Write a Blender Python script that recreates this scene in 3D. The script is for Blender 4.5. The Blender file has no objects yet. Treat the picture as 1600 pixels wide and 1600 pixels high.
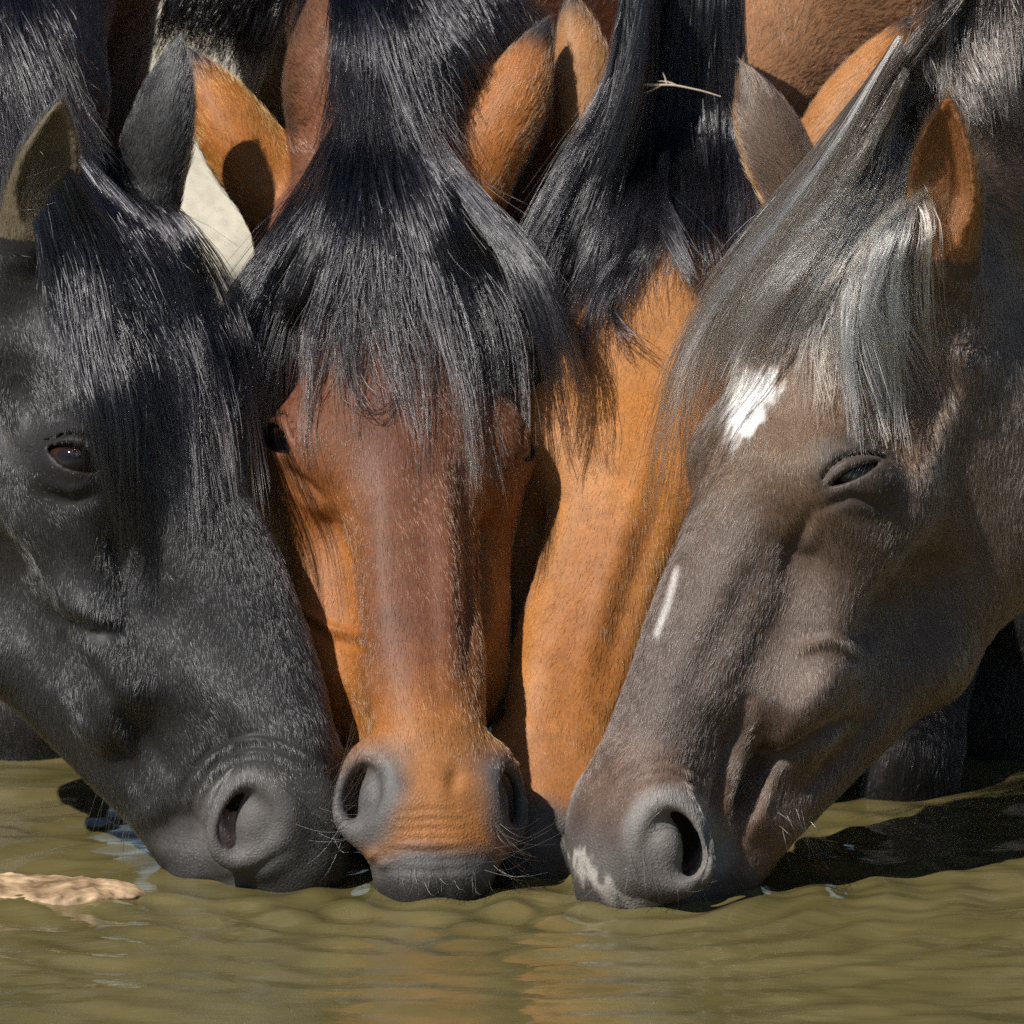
import bpy, math, random
import numpy as np
from mathutils import Vector, Matrix
from mathutils.bvhtree import BVHTree
rng = np.random.default_rng(7)
random.seed(7)
scene = bpy.context.scene
COL = scene.collection
# ------------------------------------------------------------------ camera
PITCH = math.radians(9.0)
CAM_D = 6.0
LOOK = np.array([0.0, 0.0, 0.30])
FWD = np.array([0.0, math.cos(PITCH), -math.sin(PITCH)])
RGT = np.array([1.0, 0.0, 0.0])
UPV = np.cross(RGT, FWD)
CAM = LOOK - FWD * CAM_D
FPX = 12000.0                         # focal length in pixels of the 1600 px photograph
cd = bpy.data.cameras.new('camera')
cam = bpy.data.objects.new('camera', cd)
COL.objects.link(cam)
cd.sensor_width = 36.0
cd.lens = 36.0 * FPX / 1600.0
cd.clip_start = 0.1
cd.clip_end = 2000.0
cam.location = CAM
cam.rotation_euler = (math.pi / 2 - PITCH, 0, 0)
cd.dof.use_dof = True
cd.dof.focus_distance = 5.96
cd.dof.aperture_fstop = 18.0
scene.camera = cam
# ------------------------------------------------------------------ sky, sun, exposure
SUN_AZ = math.radians(46.0)           # to the left of the camera's back
SUN_EL = math.radians(48.0)
sun_from = np.array([-math.sin(SUN_AZ) * math.cos(SUN_EL), -math.cos(SUN_AZ) * math.cos(SUN_EL), math.sin(SUN_EL)])
world = bpy.data.worlds.new('World')
scene.world = world
world.use_nodes = True
wn = world.node_tree
bg = wn.nodes['Background']
sky = wn.nodes.new('ShaderNodeTexSky')
sky.sky_type = 'NISHITA'
sky.sun_disc = False
sky.sun_elevation = SUN_EL
sky.sun_rotation = math.atan2(sun_from[0], sun_from[1])
sky.air_density = 1.0
sky.dust_density = 0.3
sky.ozone_density = 1.5
wn.links.new(sky.outputs[0], bg.inputs[0])
bg.inputs[1].default_value = 0.052
sl = bpy.data.lights.new('sun', 'SUN')
sl.energy = 5.0
sl.angle = math.radians(0.5)
sl.color = (1.0, 0.955, 0.89)
sun = bpy.data.objects.new('sun', sl)
COL.objects.link(sun)
sun.rotation_euler = Vector(tuple(-sun_from)).to_track_quat('-Z', 'Y').to_euler()
vs = scene.view_settings
vs.view_transform = 'Standard'
vs.look = 'None'
vs.exposure = 0.35
vs.gamma = 1.0
vs.use_curve_mapping = False
scene.cycles.max_bounces = 4
scene.cycles.transparent_max_bounces = 4
scene.cycles.use_denoising = False
scene.cycles.use_adaptive_sampling = True
scene.cycles.adaptive_threshold = 0.02

def P(px, py, y):
    """world point on the plane y = const that the photograph shows at pixel (px, py)"""
    d = FWD + RGT * ((px - 800.0) / FPX) - UPV * ((py - 800.0) / FPX)
    return CAM + d * ((y - CAM[1]) / d[1])
def ray(px, py):
    d = FWD + RGT * ((px - 800.0) / FPX) - UPV * ((py - 800.0) / FPX)
    return d / np.linalg.norm(d)
def proj(p):
    d = np.asarray(p) - CAM
    z = d @ FWD
    return np.stack([800 + (d @ RGT) / z * FPX, 800 - (d @ UPV) / z * FPX], -1)

# ------------------------------------------------------------------ implicit surface tools (centimetres, head frame u v w)
class SD:
    """points to evaluate, kept as flat float32 arrays"""
    def __init__(s, u, v, w):
        s.u, s.v, s.w = u, v, w
def ell(q, c, r, ang=0.0, W=None, yaw=0.0):
    w = q.w if W is None else W
    a, b, e = q.u - c[0], q.v - c[1], w - c[2]
    if yaw:
        cy, sy = math.cos(yaw), math.sin(yaw)
        a, e = cy * a + sy * e, -sy * a + cy * e
    if ang:
        ca, sa = math.cos(ang), math.sin(ang)
        a, b = ca * a + sa * b, -sa * a + ca * b
    x, y, z = a / r[0], b / r[1], e / r[2]
    k0 = np.sqrt(x * x + y * y + z * z)
    k1 = np.sqrt((x / r[0]) ** 2 + (y / r[1]) ** 2 + (z / r[2]) ** 2) + 1e-6
    return k0 * (k0 - 1.0) / k1
def cone(q, a, b, r1, r2, W=None):
    w = q.w if W is None else W
    ba = [b[i] - a[i] for i in range(3)]
    L2 = sum(x * x for x in ba) + 1e-9
    pu, pv, pw = q.u - a[0], q.v - a[1], w - a[2]
    h = np.clip((pu * ba[0] + pv * ba[1] + pw * ba[2]) / L2, 0, 1)
    d = np.sqrt((pu - h * ba[0]) ** 2 + (pv - h * ba[1]) ** 2 + (pw - h * ba[2]) ** 2)
    return d - (r1 + (r2 - r1) * h)
def smin(a, b, k):
    h = np.maximum(k - np.abs(a - b), 0) / k
    return np.minimum(a, b) - h * h * (k * 0.25)
def smax(a, b, k):
    return -smin(-a, -b, k)
def chain(q, pts, rad, k=1.0, W=None):
    f = None
    for i in range(len(pts) - 1):
        c = cone(q, pts[i], pts[i + 1], rad[i], rad[i + 1], W)
        f = c if f is None else smin(f, c, k)
    return f
EYE = (20.0, -5.7, 7.9)
EYE_R = 2.35
EA, EB = (0.74, 0.67), (-0.67, 0.74)     # eye's long axis (towards the inner corner) and its upward axis, in u v
def unit(v):
    v = np.asarray(v, float)
    return v / np.linalg.norm(v)
def frame3(n, l):
    n = unit(n); l = np.asarray(l, float); l = unit(l - n * (l @ n)); m = np.cross(n, l)
    return l, m, n
EYE_F = frame3((0.05, 0.58, 0.80), (EA[0], EA[1], 0.0))
NOS_C = np.array([53.4, -4.3, 4.9])
NOS_F = frame3((0.20, 0.60, 0.78), (0.93, -0.30, 0.0))
def local(q, c, F, W):
    a, b, e = q.u - c[0], q.v - c[1], W - c[2]
    return [a * F[i][0] + b * F[i][1] + e * F[i][2] for i in range(3)]
def head_sdf(q, H):
    """horse head: u runs from the poll to the lips, v points out of the face, w sideways"""
    A = np.abs(q.w)
    f = ell(q, (7, -7.2, 0), (10, 6.6, 6.6))                                  # cranium
    f = smin(f, ell(q, (16.5, -6.0, 0), (11, 5.7, 7.6)), 3.0)                 # forehead
    f = smin(f, cone(q, (12, -5.6, 3.2), (21, -5.6, 4.6), 3.6, 3.6, A), 3.0)
    f = smin(f, ell(q, (19.4, -4.9, 6.6), (4.6, 3.4, 3.4), 0.3, A), 2.2)      # brow and orbit
    f = smin(f, ell(q, (21.0, -8.4, 6.5), (5.0, 3.6, 3.2), 0.0, A), 2.4)
    f = smin(f, cone(q, (21, -4.3, 1.9), (47, -3.3, 1.4), 3.7, 2.7, A), 2.5)  # nasal bones
    f = smin(f, cone(q, (19, -4.6, 0), (47, -3.3, 0), 4.5, 3.2), 1.5)
    f = smin(f, cone(q, (24, -9.5, 3.9), (45, -7.4, 1.9), 4.2, 3.2, A), 3.0)  # upper jaw
    f = smin(f, cone(q, (22.5, -9.6, 8.0), (37.0, -9.4, 6.3), 0.9, 0.7, A), 2.6)   # facial crest
    f = smin(f, cone(q, (7, -10.5, 7.6), (20, -9.6, 8.0), 0.9, 1.0, A), 2.2)  # zygomatic arch
    f = smin(f, ell(q, (13.5, -17.0, 4.6), (11.5, 9.8, 3.7), 0.12, A), 3.0)   # cheek
    f = smin(f, cone(q, (11, -21.5, 3.8), (30, -18.6, 2.8), 4.6, 3.4, A), 3.0)    # lower jaw
    f = smin(f, cone(q, (30, -18.4, 2.6), (48, -12.4, 1.6), 3.3, 2.4, A), 2.5)
    f = smin(f, cone(q, (24, -14.5, 0), (46, -9.8, 0), 6.0, 3.6), 3.0)
    f = smin(f, ell(q, (14, -15, 0), (11, 9, 6.0)), 3.0)
    f = smin(f, ell(q, (53.2, -5.0, 0), (7.2, 4.9, 4.5), -0.08), 3.0)         # muzzle
    f = smin(f, ell(q, (52.3, -3.6, 3.3), (5.0, 2.6, 2.5), -0.1, A), 2.0)     # nostril wings
    f = smin(f, ell(q, (58.0, -6.2, 1.0), (3.7, 4.0, 3.0), -0.3, A), 2.2)     # upper lip
    f = smin(f, ell(q, (54.0, -11.3, 0), (5.0, 2.7, 3.5), -0.12), 1.2)        # lower lip and chin
    f = smin(f, ell(q, (50.5, -12.4, 0), (3.2, 2.4, 2.9)), 1.5)
    f = smin(f, cone(q, (24, -6.6, 5.2), (31, -6.8, 4.6), 3.0, 2.4, A), 3.0)  # lacrimal region
    f = smin(f, ell(q, (33, -10.2, 4.7), (10, 3.8, 3.0), 0.0, A, 0.1), 3.0)         # cheek teeth
    # hollows
    f = smax(f, -ell(q, (13.0, -6.8, 10.2), (4.2, 2.6, 2.5), 0.25, A), 3.0)    # above the eye
    f = smax(f, -ell(q, (37, -5.0, 7.6), (10.0, 1.5, 1.9), 0.0, A, 0.16), 3.0) # beside the nose
    f = smax(f, -ell(q, (32, -14.2, 8.9), (9.0, 2.6, 2.4), 0.1, A, 0.17), 3.4)  # under the crest
    f = smax(f, -ell(q, (45.5, -7.2, 6.9), (4.4, 3.6, 2.6), 0.3, A), 2.6)     # above the mouth corner
    # mouth
    lip = [(62.5, -8.2, 0), (60.5, -9.2, 2.4), (57.0, -9.6, 4.2), (53, -9.7, 4.6), (49.2, -9.2, 4.5)]
    f = smax(f, -chain(q, lip, [0.30, 0.34, 0.36, 0.34, 0.22], 0.3, A), 0.7)
    near = np.nonzero((np.abs(q.u - EYE[0]) < 7) & (np.abs(q.v - EYE[1]) < 7) & (A > 2))[0]
    if len(near):
        f[near] = eye_sdf(f[near], SD(q.u[near], q.v[near], q.w[near]), A[near], H)
    near = np.nonzero((np.abs(q.u - NOS_C[0]) < 8) & (np.abs(q.v - NOS_C[1]) < 8))[0]
    if len(near):
        f[near] = nostril_sdf(f[near], SD(q.u[near], q.v[near], q.w[near]), A[near], H)
    return f
def eye_sdf(f, q, A, H):
    """lids round the ball, cut by an almond opening"""
    lid = [H.get('lid_minus', (1.0, 0.85)), H.get('lid_plus', (1.0, 0.85))]
    e = (A - EYE[2]); a0 = q.u - EYE[0]; b0 = q.v - EYE[1]
    ball = np.sqrt(a0 * a0 + b0 * b0 + e * e)
    f = smin(f, ball - (EYE_R + 0.32), 1.4)
    a, b, e = local(q, EYE, EYE_F, A)
    neg = q.w < 0
    hu = np.where(neg, lid[0][0], lid[1][0]); hl = np.where(neg, lid[0][1], lid[1][1])
    sag = 1.0 - (a / 2.25) ** 2
    up = b - hu * sag; lo = -hl * sag - b
    opening = np.maximum(smax(up, lo, 0.25) * 0.8, EYE_R - 0.25 - ball)
    opening = np.maximum(opening, 0.6 - e)
    f = smax(f, -opening, 0.28)
    fold = np.abs(b - (hu + 1.0) * (1 - (a / 3.1) ** 2)) * 0.8        # crease over the upper lid
    return smax(f, -np.maximum(np.maximum(fold - 0.07, ball - (EYE_R + 1.1)), 0.4 - e), 0.45)
def nostril_frame(H):
    k = H.get('nos', 1.0)
    F = frame3(H['nosdir'], (0.93, -0.30, 0.0)) if 'nosdir' in H else NOS_F
    return NOS_C + np.array([-1.6, .2, 0.1]) * (1 - k) * 5 + np.array(H.get('nosmove', (0, 0, 0))), F
def nostril_sdf(f, q, A, H):
    """rim, hole and inner fold of the nostril"""
    k = H.get('nos', 1.0); C, NF = nostril_frame(H)
    l, m, n = [x / k for x in local(q, C, NF, A)]
    rr = np.sqrt((l / 3.4) ** 2 + (m / (2.5 * np.clip(1 + 0.07 * l, .7, 1.3))) ** 2) + 1e-6
    ring = np.sqrt(((rr - 1) * 2.8) ** 2 + (n - 0.55) ** 2) - (0.54 - 0.26 * np.clip(m / 2.5 + .3, 0, 1))
    f = smin(f, ring * k, 2.3)
    hole = np.maximum((rr - 0.80) * 2.0, np.abs(n) - 2.2) * k
    deep = ell(q, tuple(C - NF[0] * 0.9 * k - NF[2] * 1.4 * k), (2.6 * k, 2.0 * k, 2.4 * k), 0.0, A)
    f = smax(f, -smin(hole, deep, 0.6), 0.55)
    fk = H.get('fold', 1.0)
    fold2 = np.sqrt(((l - 0.7) / (3.0 * fk)) ** 2 + ((m - 1.0) / (1.7 * fk)) ** 2 + ((n + 0.1) / 1.6) ** 2)
    return smin(f, (fold2 - 1) * 1.25 * k, 0.8)
def ear_sdf(q, b, t, o, wid):
    """a leaf-shaped cup from base b to tip t opening towards o"""
    b = np.asarray(b, float); t = np.asarray(t, float)
    ax = t - b; L = np.linalg.norm(ax); ax = ax / L
    o = unit(np.asarray(o, float) - ax * (np.asarray(o, float) @ ax)); s = np.cross(ax, o)
    pu, pv, pw = q.u - b[0], q.v - b[1], q.w - b[2]
    T = (pu * ax[0] + pv * ax[1] + pw * ax[2]) / L
    x = pu * s[0] + pv * s[1] + pw * s[2]
    y = pu * o[0] + pv * o[1] + pw * o[2]
    tc = np.clip(T, 0, 1)
    R = wid * (0.52 + 1.55 * tc) * np.clip(1 - tc ** 1.5, 0, 1) ** 1.0
    y = y + 1.0 * tc * (1 - tc) * 2.0 * 0.6                # slight curve
    d_out = np.sqrt(x * x + (y * 1.15) ** 2) - R - 0.12
    op = np.clip((tc - .04) / .40, 0, 1) ** .7
    d_in = np.sqrt((x * 1.02) ** 2 + (y - R * 0.60 - 0.25 - R * .5 * (1 - op)) ** 2) - (R * 0.98 - 0.12) * (.35 + .65 * op)
    d = smax(d_out, -d_in, 0.25)
    over = np.maximum(T - 1, 0) * L + np.maximum(-T, 0) * L
    return np.sqrt(np.maximum(d, 0) ** 2 + over ** 2) + np.minimum(d, 0) * (over <= 0)
def axis_grid(lo, hi, flo, fhi, h, grow=1.13, hmax=4.0):
    """coordinates fine between flo and fhi, coarser and coarser outside"""
    n = int(round((fhi - flo) / h))
    x = list(flo + h * np.arange(n + 1))
    s, p = h, x[-1]
    while p < hi:
        s = min(s * grow, hmax); p += s; x.append(p)
    s, p, left = h, flo, []
    while p > lo:
        s = min(s * grow, hmax); p -= s; left.append(p)
    return np.array(left[::-1] + x, np.float32)
def polygonise(fun, gx, gy, gz):
    """surface nets over a rectilinear grid, evaluated only near the surface"""
    B = 8
    def pad(g):
        n = (-(len(g) - 1)) % B
        return np.concatenate([g, g[-1] + (g[-1] - g[-2]) * np.arange(1, n + 1)]).astype(np.float32)
    gx, gy, gz = pad(gx), pad(gy), pad(gz)
    nx, ny, nz = len(gx), len(gy), len(gz)
    bx, by, bz = (nx - 1) // B, (ny - 1) // B, (nz - 1) // B
    def mid(g, nb): return (g[0:nb * B:B] + g[B:nb * B + 1:B]) / 2, (g[B:nb * B + 1:B] - g[0:nb * B:B])
    cx, sx = mid(gx, bx); cy, sy = mid(gy, by); cz, sz = mid(gz, bz)
    X, Y, Z = np.meshgrid(cx, cy, cz, indexing='ij')
    S = np.sqrt(sx[:, None, None] ** 2 + sy[None, :, None] ** 2 + sz[None, None, :] ** 2)
    fc = fun(SD(X.ravel(), Y.ravel(), Z.ravel())).reshape(X.shape)
    act = np.abs(fc) < S * 0.75 + 0.5
    vol = np.repeat(np.repeat(np.repeat(np.where(fc < 0, -1, 1).astype(np.float32), B, 0), B, 1), B, 2)
    vol = np.pad(vol, ((0, 1), (0, 1), (0, 1)), constant_values=1.0)
    ai, aj, ak = np.nonzero(act)
    r = np.arange(B + 1)
    step = 2500
    for s in range(0, len(ai), step):
        I = (ai[s:s + step, None] * B + r)[:, :, None, None]
        J = (aj[s:s + step, None] * B + r)[:, None, :, None]
        K = (ak[s:s + step, None] * B + r)[:, None, None, :]
        I, J, K = np.broadcast_arrays(I, J, K)
        v = fun(SD(gx[I].ravel(), gy[J].ravel(), gz[K].ravel())).reshape(I.shape)
        vol[I, J, K] = v
    neg = vol < 0
    c = neg.astype(np.uint8)
    tot = np.zeros((nx - 1, ny - 1, nz - 1), np.uint8)
    for i in (0, 1):
        for j in (0, 1):
            for k in (0, 1):
                tot += c[i:nx - 1 + i, j:ny - 1 + j, k:nz - 1 + k]
    ci, cj, ck = np.nonzero((tot > 0) & (tot < 8))
    idx = np.full(tot.shape, -1, np.int32)
    idx[ci, cj, ck] = np.arange(len(ci))
    acc = np.zeros((len(ci), 3)); cnt = np.zeros(len(ci))
    corners = [(i, j, k) for i in (0, 1) for j in (0, 1) for k in (0, 1)]
    for a in corners:
        for ax in range(3):
            if a[ax]: continue
            b = list(a); b[ax] = 1
            va = vol[ci + a[0], cj + a[1], ck + a[2]]; vb = vol[ci + b[0], cj + b[1], ck + b[2]]
            m = (va < 0) != (vb < 0)
            t = np.where(m, va / np.where(m, va - vb, 1), 0)
            pa = np.stack([gx[ci + a[0]], gy[cj + a[1]], gz[ck + a[2]]], 1)
            pb = np.stack([gx[ci + b[0]], gy[cj + b[1]], gz[ck + b[2]]], 1)
            acc += (pa + (pb - pa) * t[:, None]) * m[:, None]; cnt += m
    verts = acc / cnt[:, None]
    faces = []
    e = neg[:-1, 1:-1, 1:-1] != neg[1:, 1:-1, 1:-1]
    i, j, k = np.nonzero(e); j = j + 1; k = k + 1
    q = np.stack([idx[i, j - 1, k - 1], idx[i, j, k - 1], idx[i, j, k], idx[i, j - 1, k]], 1)
    fl = neg[i, j, k]; faces.append(np.where(fl[:, None], q, q[:, ::-1]))
    e = neg[1:-1, :-1, 1:-1] != neg[1:-1, 1:, 1:-1]
    i, j, k = np.nonzero(e); i = i + 1; k = k + 1
    q = np.stack([idx[i - 1, j, k - 1], idx[i - 1, j, k], idx[i, j, k], idx[i, j, k - 1]], 1)
    fl = neg[i, j, k]; faces.append(np.where(fl[:, None], q, q[:, ::-1]))
    e = neg[1:-1, 1:-1, :-1] != neg[1:-1, 1:-1, 1:]
    i, j, k = np.nonzero(e); i = i + 1; j = j + 1
    q = np.stack([idx[i - 1, j - 1, k], idx[i, j - 1, k], idx[i, j, k], idx[i - 1, j, k]], 1)
    fl = neg[i, j, k]; faces.append(np.where(fl[:, None], q, q[:, ::-1]))
    return verts, np.concatenate(faces)
def pose(yaw, tilt, roll):
    c, s = math.cos, math.sin
    t, y, r = math.radians(tilt), math.radians(yaw), math.radians(roll)
    B = np.array([[0, 0, 1], [0, -1, 0], [-1, 0, 0.]])
    Rx = np.array([[1, 0, 0], [0, c(t), s(t)], [0, -s(t), c(t)]])
    Rz = np.array([[c(y), -s(y), 0], [s(y), c(y), 0], [0, 0, 1]])
    Ry = np.array([[c(r), 0, s(r)], [0, 1, 0], [-s(r), 0, c(r)]])
    return Ry @ Rz @ Rx @ B
LIP = np.array([61.0, -7.0, 0.0])
# ------------------------------------------------------------------ horses
CELL = 0.23                           # centimetres, over the head
def link(o, parent=None):
    COL.objects.link(o)
    if parent is not None:
        o.parent = parent
        o.matrix_parent_inverse = Matrix.Translation(-Vector(parent.location))
    return o
def mesh_obj(name, verts, faces, mat, parent=None, smooth=True):
    m = bpy.data.meshes.new(name)
    verts = np.asarray(verts, np.float32); faces = np.asarray(faces, np.int32)
    nf, k = faces.shape
    m.vertices.add(len(verts)); m.vertices.foreach_set('co', verts.ravel())
    m.loops.add(nf * k); m.loops.foreach_set('vertex_index', faces.ravel())
    m.polygons.add(nf); m.polygons.foreach_set('loop_start', np.arange(nf, dtype=np.int32) * k)
    m.polygons.foreach_set('loop_total', np.full(nf, k, np.int32))
    m.update(calc_edges=True); m.validate()
    m.polygons.foreach_set('use_smooth', np.full(len(m.polygons), smooth))
    m.materials.append(mat)
    return link(bpy.data.objects.new(name, m), parent)
class Horse: pass
def vertex_normals(v, f):
    n = np.cross(v[f[:, 2]] - v[f[:, 0]], v[f[:, 3]] - v[f[:, 1]])
    out = np.zeros_like(v)
    for k in range(4):
        for a in range(3):
            out[:, a] += np.bincount(f[:, k], n[:, a], len(v))
    return out / (np.linalg.norm(out, axis=1, keepdims=True) + 1e-12)
def build_horse(cfg):
    H = Horse(); H.cfg = cfg
    R = pose(cfg['yaw'], cfg['tilt'], cfg['roll']); s = np.array(cfg['s']) / 100.0
    T = np.array([cfg['x'], cfg['y'], cfg['z']])
    H.R, H.s, H.T = R, s, T
    H.to_world = lambda p: (np.asarray(p, float) - LIP) * s @ R.T + T
    H.to_head = lambda p: (np.asarray(p, float) - T) @ R / s + LIP
    ears = []
    for (sd, bp, by, tp, ty, od, wid) in cfg['ears']:
        root = np.array([2.5, -8.2, cfg.get('earw', 5.2) * sd])
        base = root + [-2.0, .6, 1.5 * sd] if bp is None else H.to_head(P(*bp, by))
        ears.append((root, base, H.to_head(P(*tp, ty)), np.asarray(od, float) @ R, wid))
    H.ears = ears
    # neck, trunk and legs, laid out in the world then carried into the head's frame
    poll = H.to_world((2, -10, 0)); back = np.array([cfg['back'][0], cfg['back'][1], 0]); back = back / np.linalg.norm(back)
    side = np.array([-back[1], back[0], 0])
    nb = np.array([cfg.get('neck', cfg['back'])[0], cfg.get('neck', cfg['back'])[1], 0]); nb = nb / np.linalg.norm(nb)
    drop = cfg.get('drop', .33)
    def at(h, z, lat=0.0): return poll * np.array([1, 1, 0]) + back * h + side * lat + np.array([0, 0, z - drop])
    def nk(h, dz): return poll + nb * h + np.array([0, 0, dz])
    ho = cfg.get('ho', -.25)
    w = at(0.88 + ho, 1.34)
    crest = [H.to_world((1, -8, 0)), nk(0.16, 0.15), (nk(0.36, 0.36) + w) / 2 - [0, 0, .04], w]
    under = [H.to_world((9, -17, 0)), nk(0.20, -.03), at(0.46 + ho * .6, (poll[2] + drop) + 0.10), at(0.74 + ho, 1.04)]
    groups = [(crest, [6.6, 7.5, 9, 12]), (under, [6.0, 9, 13, 20])]
    trunk = [at(0.82 + ho, 1.06), at(1.25 + ho, 1.02), at(1.75 + ho, 1.04), at(2.05 + ho, 1.10)]
    groups.append((trunk, [21, 24, 25, 22]))
    for lat, (fx, fy) in zip((.11, -.11), cfg['feet']):
        sh = at(0.78 + ho, .96, lat); el = at(.74 + ho, .80, lat); ft = np.array([fx, fy, -.46]); kn = el * .30 + ft * .70; kn[2] = .0
        groups.append(([sh, el, kn + [0, .01, .03], kn - [0, 0, .05], ft * .9 + kn * .1 + [0, 0, .12], ft + [0, 0, .06], ft - [0, .03, 0]], [13, 10, 6.2, 5.4, 3.6, 4.3, 5.6]))
    for lat, dh in ((-.12, .05), (.12, -.1)):
        groups.append(([at(2.0 + ho, 1.0, lat), at(2.05 + ho + dh, .60, lat), at(2.2 + ho + dh, .50, lat), at(2.16 + ho + dh, .15, lat), at(2.12 + ho + dh, -.03, lat)], [20, 7.5, 5.5, 4.0, 5.8]))
    G = [([H.to_head(p) for p in pts], [r * 0.01 / s[2] for r in rad]) for pts, rad in groups]
    allp = np.concatenate([np.array(p) for p, _ in G]); mr = 36
    def head_part(q):
        f = head_sdf(q, cfg)
        for r0, b, t, o, wd in ears:
            f = smin(f, cone(q, r0, b + (t - b) * .06, cfg.get('earr', 3.6), wd * .62), 2.0)
            c = (b + t) / 2
            near = np.nonzero((q.u - c[0]) ** 2 + (q.v - c[1]) ** 2 + (q.w - c[2]) ** 2 < (np.linalg.norm(t - b) / 2 + 4) ** 2)[0]
            if len(near):
                f[near] = smin(f[near], ear_sdf(SD(q.u[near], q.v[near], q.w[near]), b, t, o, wd), 1.3)
        return f
    def body_part(q):
        b = None
        for k, (pts, rad) in enumerate(G):
            c = chain(q, pts, rad, 3.0)
            b = c if b is None else smin(b, c, 9.0 if k < 3 else 5.0)
        return b
    elo = np.minimum(np.array([-8, -36, -20.]), np.min([e[2] for e in ears], 0) - 8)
    ehi = np.maximum(np.array([70, 8, 20.]), np.max([e[2] for e in ears], 0) + 8)
    def fun(q):
        f = np.empty_like(q.u)
        hd = (q.u > elo[0]) & (q.u < ehi[0]) & (q.v > elo[1]) & (q.v < ehi[1]) & (q.w > elo[2]) & (q.w < ehi[2])
        i = np.nonzero(~hd)[0]
        if len(i): f[i] = body_part(SD(q.u[i], q.v[i], q.w[i]))
        i = np.nonzero(hd & (q.u > 26))[0]
        if len(i): f[i] = head_part(SD(q.u[i], q.v[i], q.w[i]))
        i = np.nonzero(hd & (q.u <= 26))[0]
        if len(i):
            s_ = SD(q.u[i], q.v[i], q.w[i])
            f[i] = smin(head_part(s_), neck_part(s_), 5.0)
        return f
    def neck_part(q):
        return smin(chain(q, *G[0], 3.0), chain(q, *G[1], 3.0), 9.0)
    lo, hi = allp.min(0) - mr, allp.max(0) + mr
    fl, fh = np.array([-22, -31, -14.0]), np.array([63.5, 3.5, 14.0])
    gs = [axis_grid(min(lo[i], fl[i] - 1), max(hi[i], fh[i] + 1), fl[i], fh[i], CELL * cfg.get('cell', 1), 1.14, 2.6) for i in range(3)]
    v, f = polygonise(fun, *gs)
    H.uv = v                                    # head-frame position of every vertex
    H.v = H.to_world(v); H.f = f[:, ::-1].copy()      # the head frame is left-handed
    H.n = vertex_normals(H.v, H.f)
    H.legd = np.full(len(v), 99.0); low = np.nonzero(H.v[:, 2] < .55)[0]
    ql = SD(*[v[low, k].astype(np.float32) for k in range(3)])
    H.legd[low] = np.min([chain(ql, *g, 3.0) for g in G[3:]], 0)
    return H
HORSES = [
 dict(key='black', yaw=56, tilt=32, roll=6, s=(.95, 1.22, 1.0), x=-0.180, y=0.030, z=-0.031, earw=4.4, earr=3.0, nos=.95, fold=1.12, lid_minus=(.98, .82), back=(-.29, .96), neck=(-.40, .92), drop=.33,
      feet=[(-.68, .85), (-.42, .56)],
      ears=[(-1, (42, 392), .13, (95, 155), .09, (.35, -1, .1), 2.9), (1, (232, 345), .27, (280, 58), .30, (.6, .7, .1), 3.0)]),
 dict(key='bay', yaw=13, tilt=37, roll=4, s=(1.01, 1.05, 1.06), x=-0.062, y=-0.02, z=-0.025, nos=.87, fold=1.12, nosdir=(.20, .80, .60), nosmove=(-.7, .3, -.1), back=(.20, .98), neck=(.06, 1), drop=.36,
      feet=[(-.09, .98), (.05, .58)],
      ears=[(-1, (445, 350), .36, (286, 72), .42, (-.45, .85, .0), 3.5), (1, (738, 320), .39, (858, 28), .45, (.45, .85, .0), 3.4)]),
 dict(key='chestnut', yaw=-5, tilt=34, roll=13, s=(1.0, 1.05, 1.12), x=0.004, y=0.08, z=-0.042, nos=.9, back=(.36, .93), neck=(.25, .95), cell=1.25, drop=.34,
      feet=[(.21, .62), (.262, .22)],
      ears=[(-1, (950, 350), .44, (890, -20), .50, (-.4, .9, .0), 3.2), (1, (1240, 320), .43, (1425, 25), .48, (.4, .9, .0), 3.2)]),
 dict(key='brown', yaw=-58, tilt=32, roll=-6, s=(.95, 1.18, 1.05), x=0.097, y=-0.035, z=-0.031, lid_plus=(.32, .45), earw=4.6, earr=3.2, back=(.70, .71), neck=(.56, .83), drop=.34,
      feet=[(.37, .60), (.51, .68)],
      ears=[(-1, (1250, 345), .20, (1160, 100), .22, (-.6, .75, .1), 3.0), (1, (1472, 425), .06, (1482, 150), .03, (-.35, -1, .1), 3.0)]),
]
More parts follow.
